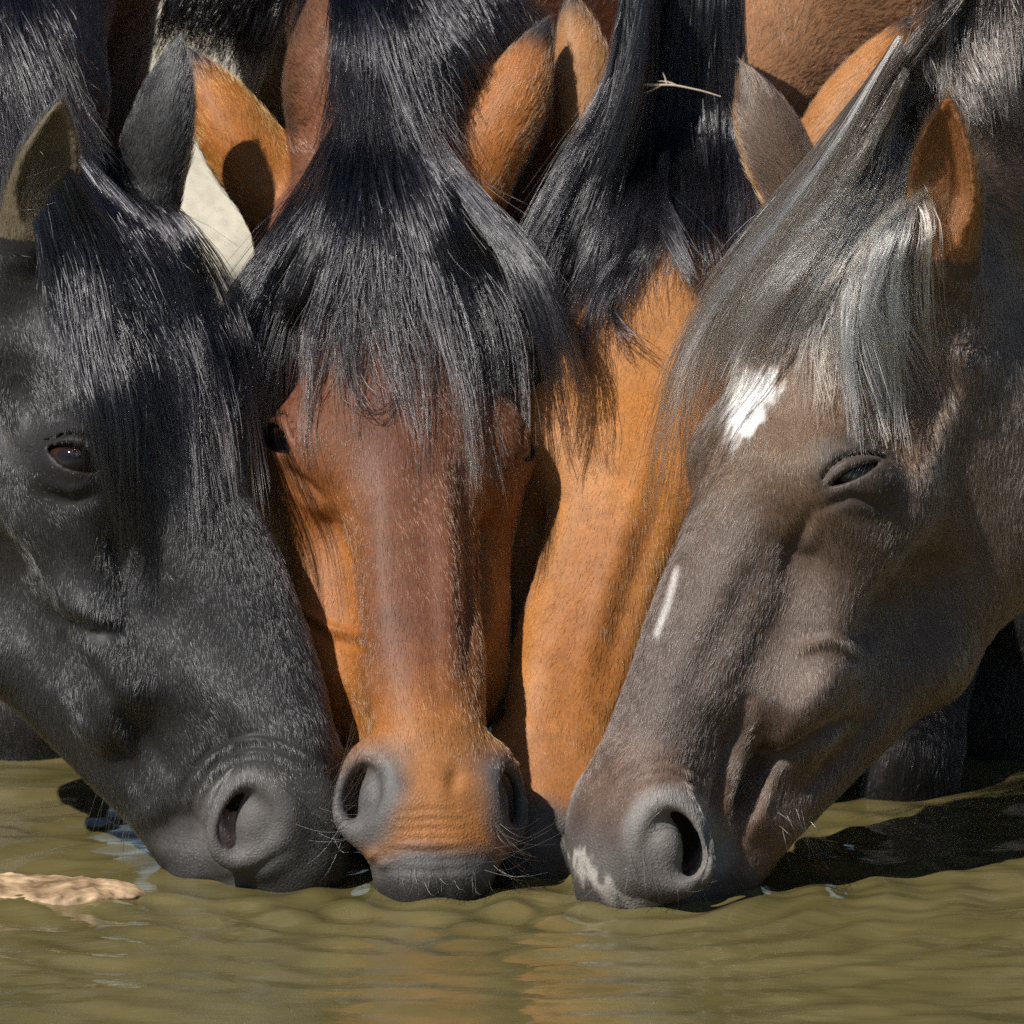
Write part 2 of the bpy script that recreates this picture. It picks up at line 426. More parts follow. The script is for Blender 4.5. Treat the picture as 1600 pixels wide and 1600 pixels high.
# ------------------------------------------------------------------ materials
def new_mat(name):
    m = bpy.data.materials.new(name); m.use_nodes = True
    nt = m.node_tree
    return m, nt, nt.nodes['Principled BSDF']
def node(nt, t, **kw):
    n = nt.nodes.new(t)
    for k, v in kw.items():
        setattr(n, k, v)
    return n
def skin_material(name, rough=0.55, sheen=0.0):
    """coat colour kept per vertex, broken up by fine streaky noise and relief"""
    m, nt, b = new_mat(name)
    at = node(nt, 'ShaderNodeAttribute', attribute_name='coat')
    tc = node(nt, 'ShaderNodeTexCoord')
    n1 = node(nt, 'ShaderNodeTexNoise'); n1.inputs['Scale'].default_value = 420; n1.inputs['Detail'].default_value = 3
    n2 = node(nt, 'ShaderNodeTexNoise'); n2.inputs['Scale'].default_value = 60; n2.inputs['Detail'].default_value = 4
    nt.links.new(tc.outputs['Object'], n1.inputs['Vector']); nt.links.new(tc.outputs['Object'], n2.inputs['Vector'])
    mr = node(nt, 'ShaderNodeMapRange'); mr.inputs[1].default_value = .25; mr.inputs[2].default_value = .75
    mr.inputs[3].default_value = .78; mr.inputs[4].default_value = 1.2
    nt.links.new(n1.outputs[0], mr.inputs[0])
    mr2 = node(nt, 'ShaderNodeMapRange'); mr2.inputs[1].default_value = .3; mr2.inputs[2].default_value = .7
    mr2.inputs[3].default_value = .85; mr2.inputs[4].default_value = 1.15
    nt.links.new(n2.outputs[0], mr2.inputs[0])
    mu = node(nt, 'ShaderNodeMath', operation='MULTIPLY')
    nt.links.new(mr.outputs[0], mu.inputs[0]); nt.links.new(mr2.outputs[0], mu.inputs[1])
    mx = node(nt, 'ShaderNodeVectorMath', operation='SCALE')
    nt.links.new(at.outputs['Color'], mx.inputs[0]); nt.links.new(mu.outputs[0], mx.inputs['Scale'])
    nt.links.new(mx.outputs[0], b.inputs['Base Color'])
    b.inputs['Roughness'].default_value = rough
    b.inputs['Specular IOR Level'].default_value = 0.25
    b.inputs['Sheen Weight'].default_value = sheen
    b.inputs['Sheen Roughness'].default_value = 0.4
    # leathery relief where the coat is thin
    wr = node(nt, 'ShaderNodeAttribute', attribute_name='bare')
    vo = node(nt, 'ShaderNodeTexVoronoi', feature='DISTANCE_TO_EDGE'); vo.inputs['Scale'].default_value = 330
    nt.links.new(tc.outputs['Object'], vo.inputs['Vector'])
    sc = node(nt, 'ShaderNodeMath', operation='MULTIPLY')
    nt.links.new(vo.outputs['Distance'], sc.inputs[0]); nt.links.new(wr.outputs['Fac'], sc.inputs[1])
    ad = node(nt, 'ShaderNodeMath', operation='ADD'); nt.links.new(sc.outputs[0], ad.inputs[0]); n1s = node(nt, 'ShaderNodeMath', operation='MULTIPLY'); n1s.inputs[1].default_value = .25; nt.links.new(n1.outputs[0], n1s.inputs[0]); nt.links.new(n1s.outputs[0], ad.inputs[1])
    bp = node(nt, 'ShaderNodeBump'); bp.inputs['Strength'].default_value = .7; bp.inputs['Distance'].default_value = .0013
    nt.links.new(ad.outputs[0], bp.inputs['Height']); nt.links.new(bp.outputs[0], b.inputs['Normal'])
    return m
def hair_material(name, rough=.3, radial=.45, coat=0.0, ior=1.55):
    """strands coloured from their own attribute"""
    m = bpy.data.materials.new(name); m.use_nodes = True
    nt = m.node_tree; nt.nodes.clear()
    out = node(nt, 'ShaderNodeOutputMaterial')
    h = node(nt, 'ShaderNodeBsdfHairPrincipled')
    h.model = 'CHIANG'; h.parametrization = 'COLOR'
    at = node(nt, 'ShaderNodeAttribute', attribute_name='tint')
    nt.links.new(at.outputs['Color'], h.inputs['Color'])
    h.inputs['Roughness'].default_value = rough
    h.inputs['Radial Roughness'].default_value = radial
    h.inputs['Coat'].default_value = coat
    h.inputs['IOR'].default_value = ior
    h.inputs['Random Roughness'].default_value = .3
    nt.links.new(h.outputs[0], out.inputs[0])
    return m
SKIN = skin_material('horse_skin')
MANE = hair_material('mane_hair', .15, .32, 0.0, 1.5)
FUR_BLACK = hair_material('black_coat_hair', .30, .45, 0.0, 1.9)
FUR = hair_material('coat_hair', .25, .42, 0.0, 1.65)
m, nt, b = new_mat('eye_ball')
tc = node(nt, 'ShaderNodeTexCoord')
gr = node(nt, 'ShaderNodeAttribute', attribute_name='iris')
rp = node(nt, 'ShaderNodeValToRGB')
rp.color_ramp.elements[0].position = .0; rp.color_ramp.elements[0].color = (.003, .003, .004, 1)
rp.color_ramp.elements[1].position = .42; rp.color_ramp.elements[1].color = (.012, .007, .006, 1)
for p_, c_ in ((.48, (.03, .013, .008, 1)), (.72, (.02, .009, .006, 1)), (.80, (.02, .014, .012, 1)), (1.0, (.14, .12, .11, 1))):
    e_ = rp.color_ramp.elements.new(p_); e_.color = c_
nt.links.new(gr.outputs['Fac'], rp.inputs[0]); nt.links.new(rp.outputs[0], b.inputs['Base Color'])
b.inputs['Roughness'].default_value = .04; b.inputs['Specular IOR Level'].default_value = .5
EYEM = m
# ------------------------------------------------------------------ coat colours and small forms
def sst(a, b, x):
    t = np.clip((x - a) / (b - a), 0, 1)
    return t * t * (3 - 2 * t)
def mixc(c, d, t):
    return c * (1 - t[:, None]) + np.asarray(d) * t[:, None]
def pline(px, pts):
    """distance in photograph pixels from points to a polyline, and the parameter along it"""
    pts = np.asarray(pts, float); best = np.full(len(px), 1e9); par = np.zeros(len(px))
    if len(pts) == 1:
        return np.linalg.norm(px - pts[0], axis=1), par
    for i in range(len(pts) - 1):
        a, d = pts[i], pts[i + 1] - pts[i]
        t = np.clip(((px - a) @ d) / (d @ d), 0, 1)
        ds = np.linalg.norm(px - a - t[:, None] * d, axis=1)
        m = ds < best
        best[m] = ds[m]; par[m] = (i + t[m]) / (len(pts) - 1)
    return best, par
def vnoise(p, sc, seed=0):
    """cheap smooth noise: a few sines in random directions, -1..1"""
    r = np.random.default_rng(seed); o = np.zeros(len(p))
    for k in range(7):
        d = r.normal(size=3); d = d / np.linalg.norm(d) * sc * r.uniform(.6, 1.6)
        o += np.sin(p @ d + r.uniform(0, 6.3))
    return o / 3.2
def prepare(H):
    H.px = proj(H.v)
    view = CAM - H.v; view /= np.linalg.norm(view, axis=1, keepdims=True)
    H.face = np.einsum('ij,ij->i', H.n, view)
    H.headm = (H.uv[:, 0] > -25) & (H.uv[:, 0] < 70)
    H.front = H.headm & (H.face > 0.02)
def brush(H, strokes):
    """press (negative) or raise (positive) soft strokes into the side that faces the camera; millimetres"""
    idx = np.nonzero(H.front)[0]
    px = H.px[idx]; d = np.zeros(len(idx))
    for pts, rad, amt in strokes:
        ds, par = pline(px, pts)
        taper = 1.0 if len(pts) == 1 else (0.25 + 0.75 * np.sin(np.pi * np.clip(par, .03, .97)) ** .6)
        d += amt * .0015 * np.exp(-(ds / rad) ** 2) * taper
    H.v[idx] += H.n[idx] * d[:, None]
def finish_body(H, root):
    wet = sst(.024, .008, H.v[:, 2] + .004 * vnoise(H.v, 90, 12))     # soaked hair at the waterline
    H.col = H.col * (1 - .5 * wet)[:, None]
    H.n = vertex_normals(H.v, H.f)
    view = CAM - H.v; view /= np.linalg.norm(view, axis=1, keepdims=True)
    H.face = np.einsum('ij,ij->i', H.n, view)
    o = mesh_obj('body', H.v, H.f, SKIN, root)
    me = o.data
    ca = me.attributes.new('coat', 'FLOAT_COLOR', 'POINT')
    ca.data.foreach_set('color', np.concatenate([H.col, np.ones((len(H.v), 1))], 1).astype(np.float32).ravel())
    ba = me.attributes.new('bare', 'FLOAT', 'POINT'); ba.data.foreach_set('value', H.bare.astype(np.float32))
    H.body = o
    okf = (H.face[H.f] > -.15).any(1) & (H.px[H.f[:, 0], 0] > -250) & (H.px[H.f[:, 0], 0] < 1850) & (H.px[H.f[:, 0], 1] > -250)
    def tree(m):
        fs = H.f[m & okf]; ids, inv = np.unique(fs, return_inverse=True)
        return BVHTree.FromPolygons(H.v[ids].tolist(), inv.reshape(-1, 4).tolist())
    H.bvh_skull = tree(~((H.ear > .04) & (H.uv[:, 0] < 5))[H.f].any(1))          # everything but the ears
    H.bvh_head = tree((H.uv[H.f[:, 0], 0] > -16) & (H.uv[H.f[:, 0], 1] > -34) & (np.abs(H.uv[H.f[:, 0], 2]) < 20) & (H.legd[H.f[:, 0]] > 6))
    return o
def eyeball(H, sd, root, look=(0, 0, 0)):
    """ball with a slightly raised cornea; the iris attribute runs from the pupil outwards"""
    n, k = 24, 40
    axis = unit(np.array([EYE_F[2][0] + look[0], EYE_F[2][1] + look[1], EYE_F[2][2] * sd]))
    long_ = np.array([EA[0], EA[1], 0.0]); long_ = unit(long_ - axis * (long_ @ axis)); up = np.cross(axis, long_)
    vs_, fs, ir = [], [], []
    for i in range(n + 1):
        th = math.pi * i / n
        for j in range(k):
            ph = 2 * math.pi * j / k
            r = EYE_R * (1 + .035 * math.exp(-(th / .55) ** 2))
            x, y, z = math.sin(th) * math.cos(ph), math.sin(th) * math.sin(ph), math.cos(th)
            vs_.append(np.array(EYE) * [1, 1, sd] + r * (x * long_ + y * up + z * axis))
            ir.append(min(1.0, math.hypot(x * .78, y * 1.25 if th < .45 else y) / .95 if z > 0 else 1.0))
    for i in range(n):
        for j in range(k):
            a, b_, c, d = i * k + j, i * k + (j + 1) % k, (i + 1) * k + (j + 1) % k, (i + 1) * k + j
            fs.append((a, d, c, b_) if sd > 0 else (a, b_, c, d))
    o = mesh_obj('eye', H.to_world(np.array(vs_)), fs, EYEM, root)
    at = o.data.attributes.new('iris', 'FLOAT', 'POINT'); at.data.foreach_set('value', np.array(ir, np.float32))
    return o
# ------------------------------------------------------------------ strands
def strands(name, pts, rad, tint, mat, parent):
    """pts (n, k, 3), rad (n, k) metres, tint (n, 3) or (n, k, 3)"""
    n, k, _ = pts.shape
    cu = bpy.data.hair_curves.new(name)
    cu.add_curves([k] * n)
    cu.attributes['position'].data.foreach_set('vector', pts.astype(np.float32).ravel())
    ra = cu.attributes.get('radius') or cu.attributes.new('radius', 'FLOAT', 'POINT')
    ra.data.foreach_set('value', rad.astype(np.float32).ravel())
    dom = 'CURVE' if tint.ndim == 2 else 'POINT'
    ta = cu.attributes.new('tint', 'FLOAT_COLOR', dom)
    t = np.clip(tint, .0008, .98).reshape(-1, 3)
    ta.data.foreach_set('color', np.concatenate([t, np.ones((len(t), 1))], 1).astype(np.float32).ravel())
    cu.materials.append(mat)
    return link(bpy.data.objects.new(name, cu), parent)
def catmull(p, m):
    p = np.asarray(p, float)
    q = np.concatenate([[2 * p[0] - p[1]], p, [2 * p[-1] - p[-2]]])
    seg = np.linalg.norm(np.diff(p, axis=0), axis=1); cum = np.concatenate([[0], np.cumsum(seg)])
    s = np.linspace(0, cum[-1], m); out = []
    for x in s:
        i = min(np.searchsorted(cum, x, 'right') - 1, len(p) - 2)
        t = (x - cum[i]) / max(seg[i], 1e-9)
        a, b_, c, d = q[i], q[i + 1], q[i + 2], q[i + 3]
        out.append(.5 * (2 * b_ + (c - a) * t + (2 * a - 5 * b_ + 4 * c - d) * t * t + (3 * b_ - a - 3 * c + d) * t ** 3))
    return np.array(out)
def drape(H, guide, lift=0.008, y0=None, lifts=None, skull=False):
    """photograph polyline laid over the horse's surface, raised by lift metres towards the camera"""
    ys = []
    for (x, y) in guide:
        r = ray(x, y)
        hit = (H.bvh_skull if skull else H.bvh_head).ray_cast(Vector(CAM), Vector(r))
        ys.append(hit[0][1] if hit[0] is not None else np.nan)
    ys = np.array(ys, float)
    ok = ~np.isnan(ys)
    if not ok.any(): ys[:] = y0 if y0 is not None else 0.3
    else:
        i = np.arange(len(ys)); first = i[ok][0]; ys[:first] = ys[first]
        sl_ = math.tan(math.radians(H.cfg['tilt'])) * math.cos(math.radians(H.cfg['yaw'])) * .85
        for k in range(first + 1, len(ys)):           # beside the head the hair keeps to the slope of the face
            if np.isnan(ys[k]):
                ys[k] = ys[k - 1] - (0 if skull else sl_ * (guide[k][1] - guide[k - 1][1]) * .0005)
    if y0 is not None: ys = np.minimum(ys, y0) if np.isscalar(y0) else np.where(np.isnan(y0), ys, y0)
    for k in range(1, len(ys)):                       # hair hangs: it does not dive back behind itself steeply
        ys[k] = min(ys[k], ys[k - 1] + .05)
    lf = np.full(len(ys), lift) if lifts is None else np.array(lifts)
    return np.array([P(x, y, yy - l) for (x, y), yy, l in zip(guide, ys, lf)])
def lock(H, name, guides, n, root_c, tip_c, parent=None, lift=.008, y0=None, width=.00029, thick=.012, clumps=70, K=26, clump=.86,
         wave=.007, lenvar=.35, spread=.009, seed=1, dens=None, shade=.55, frizz=.0009, skull=False, y0g=None, mixk=1.15):
    """hair between neighbouring guides: strands gather in clumps towards their tips"""
    r = np.random.default_rng(seed)
    y0g = [None] * len(guides) if y0g is None else y0g
    def yy(i, g):
        y_ = y0g[i] if y0g[i] is not None else y0
        return y_ if y_ is None or np.isscalar(y_) else np.interp(np.linspace(0, 1, len(g)), np.linspace(0, 1, len(y_)), np.array(y_))
    G = np.array([catmull(drape(H, g, lift, yy(i, g), None, skull), K) for i, g in enumerate(guides)])
    m = len(guides)
    dens = np.ones(m - 1) if dens is None else np.asarray(dens, float)
    cdf = np.concatenate([[0], np.cumsum(dens)]) / dens.sum()
    def where(x): return np.interp(x, cdf, np.arange(m))
    def curve_at(t):
        i = np.minimum(t.astype(int), m - 2); f = (t - i)[:, None, None]
        return G[i] * (1 - f) + G[i + 1] * f
    cx = r.uniform(0, 1, clumps)
    ct = where(cx); cc = curve_at(ct)
    cdepth = r.uniform(0, 1, clumps); cph = r.uniform(0, 6.28, (clumps, 2)); cfr = r.uniform(1.5, 4.5, clumps)
    cofs = r.normal(size=(clumps, 2)) * spread
    clen = 1 - lenvar * r.uniform(0, 1, clumps) ** 1.5
    # a strand belongs to a clump near it
    ci = r.integers(0, clumps, n)
    st = where(np.clip(cx[ci] + r.normal(size=n) * (.55 / m), 0, 1))
    base = curve_at(st)
    s = np.linspace(0, 1, K)
    g = (clump * np.clip((s - .05) / .8, 0, 1) ** .8)[None, :, None]
    loose = (r.random(n) < .12)
    g = np.where(loose[:, None, None], g * .25, g)
    p = base * (1 - g) + cc[ci] * g
    # length
    ln = clen[ci] * (1 - .38 * r.random(n) ** 1.6) * np.where(loose, r.uniform(.7, 1.06, n), 1)
    pos = ln[:, None] * s[None, :] * (K - 1)
    i0 = np.clip(pos.astype(int), 0, K - 2); fr = (pos - i0)[:, :, None]
    ar = np.arange(n)[:, None]
    p = p[ar, i0] * (1 - fr) + p[ar, i0 + 1] * fr
    # thickness of the lock towards the camera, spread, waves
    env = np.sin(np.pi * np.clip(.12 + .8 * s, 0, 1))[None, :]
    dep = (cdepth[ci] * .85 + .15 * r.random(n))[:, None] * thick * env
    p[:, :, 1] -= dep + .0035 * (1 + np.sin(cph[ci, 0][:, None] + cfr[ci][:, None] * 3.2 * s[None])) * np.minimum(1, 2.5 * s)[None]
    ph = r.uniform(0, 6.28, clumps)[ci] + r.normal(size=n) * .5; fq = r.uniform(.7, 1.8, clumps)[ci]
    wv = wave * s[None, :] ** 1.2
    p[:, :, 0] += wv * np.sin(ph[:, None] + fq[:, None] * 5 * s[None, :]) + cofs[ci, 0][:, None] * s[None, :]
    p[:, :, 2] += .5 * wv * np.cos(ph[:, None] + fq[:, None] * 4 * s[None, :])
    jit = r.normal(size=(n, 2)) * frizz
    p[:, :, 0] += jit[:, 0:1] + r.normal(size=(n, 1)) * frizz * 2.2 * s[None, :] ** 2
    p[:, :, 2] += r.normal(size=(n, 1)) * frizz * 1.5 * s[None, :] ** 2
    bend = r.normal(size=(n, 2)) * np.where(loose, .012, .002)[:, None]
    p[:, :, 0] += bend[:, 0:1] * s[None, :] ** 2; p[:, :, 2] += bend[:, 1:2] * s[None, :] ** 2
    for fr_ in (1.0, 2.3, 4.5):                       # every strand wanders a little by itself
        a_ = r.normal(size=(n, 2)) * (.0011 / fr_); o_ = r.uniform(0, 6.28, (n, 2)); q_ = fr_ * r.uniform(.7, 1.3, (n, 2)) * 6.28
        p[:, :, 0] += a_[:, 0:1] * (np.sin(q_[:, 0:1] * s[None] + o_[:, 0:1]) - np.sin(o_[:, 0:1])) * np.minimum(1, 3 * s)[None]
        p[:, :, 1] -= np.abs(a_[:, 1:2]) * (np.sin(q_[:, 1:2] * s[None] + o_[:, 1:2]) - np.sin(o_[:, 1:2])) * np.minimum(1, 3 * s)[None]
    w = width * r.uniform(.6, 1.25, n)[:, None] * np.clip(1.05 - .75 * s[None, :] ** 2.5, .2, 1)
    br = np.exp(r.normal(size=n) * shade + r.normal(size=clumps)[ci] * shade * .9)
    mixs = np.clip(s[None, :] * mixk + r.normal(size=(n, 1)) * .16 + r.normal(size=clumps)[ci][:, None] * .14, 0, 1)
    mixs = mixs * mixs * (3 - 2 * mixs)
    tint = (np.asarray(root_c)[None, None] * (1 - mixs[:, :, None]) + np.asarray(tip_c)[None, None] * mixs[:, :, None]) * br[:, None, None]
    return strands(name, p, w, tint, MANE, parent)
def coat(H, n, parent, mat=None, length=.0085, width=.00012, seed=3, lift=.16):
    """short hair over everything of the head and neck that the camera could see"""
    r = np.random.default_rng(seed)
    f = H.f; v = H.v
    tri = np.concatenate([f[:, [0, 1, 2]], f[:, [0, 2, 3]]])
    a, b_, c = v[tri[:, 0]], v[tri[:, 1]], v[tri[:, 2]]
    area = np.linalg.norm(np.cross(b_ - a, c - a), axis=1)
    cen = (a + b_ + c) / 3; px = proj(cen)
    fc = H.face[tri].mean(1)
    w = area * (fc > -.35) * (px[:, 0] > -160) * (px[:, 0] < 1760) * (px[:, 1] > -160) * (px[:, 1] < 1480) * (cen[:, 2] > -.012)
    w = w * H.dens[tri].mean(1)
    w = w * (H.uv[tri[:, 0], 0] > -70)
    cdf = np.cumsum(w); cdf /= cdf[-1]
    t = np.searchsorted(cdf, r.random(n))
    q = np.sqrt(r.random(n)); z = r.random(n)
    bc = np.stack([1 - q, q * (1 - z), q * z], 1)
    def at(arr): return np.einsum('nk,nkd->nd', bc, arr[tri[t]])
    p = at(v); nn = at(H.n); nn /= np.linalg.norm(nn, axis=1, keepdims=True)
    fl = at(H.flow); ln = at(H.hlen[:, None])[:, 0]; co = at(H.col)
    fl = fl - nn * np.einsum('nd,nd->n', fl, nn)[:, None]
    fl /= np.linalg.norm(fl, axis=1, keepdims=True) + 1e-9
    sd_ = np.cross(nn, fl)
    ang = r.normal(size=n) * .15 + .22 * vnoise(p, 50, 5) + .16 * vnoise(p, 240, 6)
    d = fl * np.cos(ang)[:, None] + sd_ * np.sin(ang)[:, None]
    L = length * ln * r.uniform(.6, 1.2, n)
    up = lift + np.abs(r.normal(size=n)) * .13
    K = 4; s = np.linspace(0, 1, K)
    pts = p[:, None] + d[:, None] * (L[:, None] * s)[:, :, None] + nn[:, None] * ((L * up)[:, None] * (s - .55 * s * s))[:, :, None] - nn[:, None] * .0004
    rad = width * r.uniform(.7, 1.3, n)[:, None] * np.array([1, .95, .75, .3])[None]
    br = np.exp(r.normal(size=n) * .30)[:, None] * (1 + .12 * vnoise(p, 45, 9))[:, None]
    return strands('coat', pts, rad, co * br, mat or FUR, parent)
def single_hairs(H, name, roots, tint, parent, width=.00013, K=8, seed=5):
    """whiskers and lashes: (root px, tip px, towards-camera bow, droop)"""
    r = np.random.default_rng(seed); out = []
    for (rx, ry), (tx, ty), bow, droop in roots:
        rr = ray(rx, ry); hit = H.bvh_head.ray_cast(Vector(CAM), Vector(rr))
        y = hit[0][1] if hit[0] is not None else 0.0
        a = P(rx, ry, y + .001); e = P(tx, ty, y - bow)
        s = np.linspace(0, 1, K)[:, None]
        c = a * (1 - s) + e * s
        c[:, 2] += droop * (np.sin(np.pi * s[:, 0]))
        c[:, 1] -= .3 * abs(bow) * np.sin(np.pi * s[:, 0])
        out.append(c)
    out = np.array(out); n = len(out)
    rad = width * r.uniform(.7, 1.2, n)[:, None] * np.linspace(1, .35, K)[None]
    return strands(name, out, rad, np.tile(np.asarray(tint, float), (n, 1)) * r.uniform(.6, 1.5, (n, 1)), MANE, parent)
# ------------------------------------------------------------------ the four horses
def arc(cx, cy, r, a0, a1, n=9, ry=None):
    ry = ry or r
    return [(cx + r * math.cos(math.radians(a)), cy + ry * math.sin(math.radians(a))) for a in np.linspace(a0, a1, n)]
def inside(px, poly):
    x, y = px[:, 0], px[:, 1]; c = np.zeros(len(px), bool); n = len(poly)
    for i in range(n):
        (x1, y1), (x2, y2) = poly[i], poly[(i + 1) % n]
        hit = (y1 > y) != (y2 > y)
        c ^= hit & (x < (x2 - x1) * (y - y1) / (y2 - y1 + 1e-12) + x1)
    return c
def ear_mask(H):
    """how far along an ear a vertex lies (0 base, 1 tip, -1 not an ear) and whether it is on the inner side"""
    T = np.full(len(H.v), -1.0); inner = np.zeros(len(H.v)); axis = np.zeros((len(H.v), 3))
    nh = H.n @ H.R
    for r0, b_, t, o, wd in H.ears:
        ax = t - b_; L = np.linalg.norm(ax); ax = ax / L
        q = H.uv - b_; tt = q @ ax / L
        d = np.linalg.norm(q - np.outer(tt * L, ax), axis=1)
        m = (tt > .03) & (tt < 1.06) & (d < wd * (.85 + .5 * tt.clip(0, 1)))
        T[m] = tt[m]; axis[m] = ax
        oo = unit(o - ax * (o @ ax))
        inner[m] = ((nh[m] @ oo) > .15) & ((q[m] @ oo) < wd * 1.0)
    return T, inner, axis
def common(H):
    u, v, w = H.uv.T
    H.ear, H.inner, eax = ear_mask(H)
    H.bare = sst(49, 56, u) * .9
    fl = np.stack([np.ones_like(u), -.10 - .35 * sst(-6, -16, v), .35 * np.tanh(w / 4) * sst(46, 20, u)], 1)
    nk = sst(2, -14, u)
    fl = fl * (1 - nk[:, None]) + np.array([-.8, -.7, 0]) * nk[:, None]
    fl = np.where(((H.ear > -.02)[:, None]) & (u < 4)[:, None], eax, fl)
    H.flow = (fl * H.s) @ H.R.T
    H.hlen = 1.0 - .62 * sst(46, 54, u) + .35 * sst(8, -12, u) + .25 * sst(-14, -24, v) * sst(45, 35, u)
    e = np.sqrt((u - EYE[0]) ** 2 + (v - EYE[1]) ** 2 + (np.abs(w) - EYE[2]) ** 2)
    H.eyed = e
    H.hlen *= .35 + .65 * sst(2.6, 5, e)
    H.hlen = np.where(H.ear > .1, np.where(H.inner > 0, 1.9, 1.35), H.hlen)
    H.dens = 1 - .35 * sst(50, 56, u)
    H.dens *= .15 + .85 * sst(2.7, 3.3, e)
    kn = H.cfg.get('nos', 1.0)
    nc, nf = nostril_frame(H.cfg)
    l, m, n_ = [x / kn for x in local(SD(u, v, w), nc, nf, np.abs(w))]
    H.nos = np.sqrt((l / 3.4) ** 2 + (m / 2.5) ** 2); H.nosn = n_
    H.dens = np.where((H.nos < .95) & (np.abs(n_) < 4), H.dens * .12, H.dens)
    H.dens = np.where(H.inner > 0, H.dens * .5, H.dens)
    H.lipline = pline(np.stack([u, v], 1), [(62.5, -8.2), (57, -9.6), (49, -9.2)])[0]
def horse_root(H, name_label, cat):
    root = bpy.data.objects.new('horse', None)
    root.empty_display_size = .2
    poll = H.to_world((2, -10, 0)); bk = unit(np.array([H.cfg['back'][0], H.cfg['back'][1], 0]))
    root.location = Vector((poll[0] + bk[0] * .8, poll[1] + bk[1] * .8, 0.0))
    COL.objects.link(root)
    root['label'] = name_label; root['category'] = cat; root['group'] = 'horses drinking side by side'
    return root
def tail(H, root):
    bk = unit(np.array([H.cfg['back'][0], H.cfg['back'][1], 0])); poll = H.to_world((2, -10, 0)); d = H.cfg.get('drop', .33)
    r_ = np.random.default_rng(len(HS)); n = 900; K = 8; s = np.linspace(0, 1, K)
    a = poll * [1, 1, 0] + bk * 2.02 + [0, 0, 1.22 - d]
    ang = r_.uniform(0, 6.28, n); rad = np.sqrt(r_.random(n))
    ofs = np.stack([np.cos(ang) * rad, np.sin(ang) * rad, 0 * ang], 1)
    ln = r_.uniform(.7, .95, n)
    p = a + bk * (.10 * np.sin(np.pi * np.minimum(1, s * 1.6) * .5))[None, :, None] + ofs[:, None] * (.02 + .07 * np.sin(np.pi * (.1 + .8 * s)))[None, :, None] - np.array([0, 0, 1.0]) * (ln[:, None] * s[None] ** 1.15)[:, :, None]
    strands('tail', p, np.full((n, K), .0012), np.tile(np.array([.012, .011, .011]), (n, 1)), MANE, root)
HS = {}
def N(x): return int(x)
# ---- black horse at the left edge
H = build_horse(HORSES[0]); prepare(H); common(H); HS['black'] = H
u, v, w = H.uv.T
brush(H, [([(370, 760), (415, 860), (455, 960), (492, 1070), (512, 1150)], 55, 13.0), ([(90, 962), (140, 988), (185, 980)], 15, -4.0), ([(60, 895), (115, 945), (168, 968)], 20, 3.0), ([(168, 972)], 14, 2.0),
          ([(186, 790), (186, 870), (200, 950)], 13, -3.0), ([(212, 800), (222, 900), (250, 1010)], 20, 2.5),
          ([(300, 940), (370, 1040), (420, 1110)], 34, -2.5), ([(250, 1000), (330, 1080), (400, 1130)], 26, 1.8),
          ([(40, 1020), (140, 1140), (225, 1260)], 26, 4.0), ([(100, 1000), (190, 1110), (262, 1200)], 16, -3.2),
          ([(130, 1100), (200, 1190), (235, 1260)], 10, -2.0), ([(100, 810), (160, 880), (215, 930)], 18, 1.6),
          ([(20, 580), (40, 640), (30, 700)], 26, -4.0), ([(65, 520), (80, 590), (95, 640)], 18, 3.0),
          ([(60, 770), (110, 785), (160, 770)], 9, -1.6), ([(70, 755), (110, 765), (150, 752)], 7, 1.0)]
      + [(arc(400, 1272, r_, 185, 320, 9, r_ * 1.05), 6.0, -1.1) for r_ in (84, 102, 120)]
      + [(arc(400, 1272, r_, 190, 315, 9, r_ * 1.05), 6.0, .9) for r_ in (93, 111)]
      + [([(245 + 14 * k, 1285 + 3 * k), (262 + 12 * k, 1325), (258 + 10 * k, 1375)], 6.0, -1.3) for k in range(5)]
      + [([(450, 1330), (400, 1362), (340, 1380), (290, 1385)], 9, -1.8)])
c = np.tile(np.array([.016, .0152, .0155]), (len(u), 1))
c = mixc(c, (.027, .0235, .020), sst(-7, -14, v) * sst(40, 10, u))
c = mixc(c, (.060, .056, .053), sst(46, 53, u))
c = mixc(c, (.085, .079, .074), sst(1.5, 1.1, H.nos) * sst(44, 50, u))
c = mixc(c, (.012, .010, .010), sst(3.4, 2.7, H.eyed))
c = np.where(((H.inner > 0) & (H.ear > .12))[:, None], np.array([.11, .085, .055]), c)
c = np.where(((H.nos < .8) & (H.nosn < .2) & (u > 44))[:, None], np.array([.022, .016, .015]), c)
H.col = c
root = horse_root(H, 'black horse drinking at the left, blue-black forelock over its forehead', 'horse')
H.col = mixc(H.col, (.016, .013, .012), sst(4.0, 1.0, H.legd) * (H.v[:, 2] < .5)); finish_body(H, root); tail(H, root); eyeball(H, -1, root); eyeball(H, 1, root)
coat(H, N(250000), root, FUR_BLACK, seed=11)
BLK0, BLK1 = (.010, .010, .012), (.016, .015, .017)
lock(H, 'forelock', [[(55, 345), (85, 450), (105, 545), (135, 640), (165, 790)], [(85, 300), (128, 420), (150, 530), (178, 640), (188, 800), (194, 940)],
     [(110, 265), (170, 390), (200, 500), (228, 620), (250, 830)], [(128, 235), (210, 360), (250, 480), (278, 600), (300, 830)],
     [(132, 215), (240, 345), (295, 470), (312, 600), (322, 840)], [(135, 200), (258, 338), (316, 455), (334, 560), (336, 700), (350, 860)]],
     N(4030), BLK0, BLK1, root, lift=.006, thick=.028, spread=.012, clumps=95, seed=21, lenvar=.38)
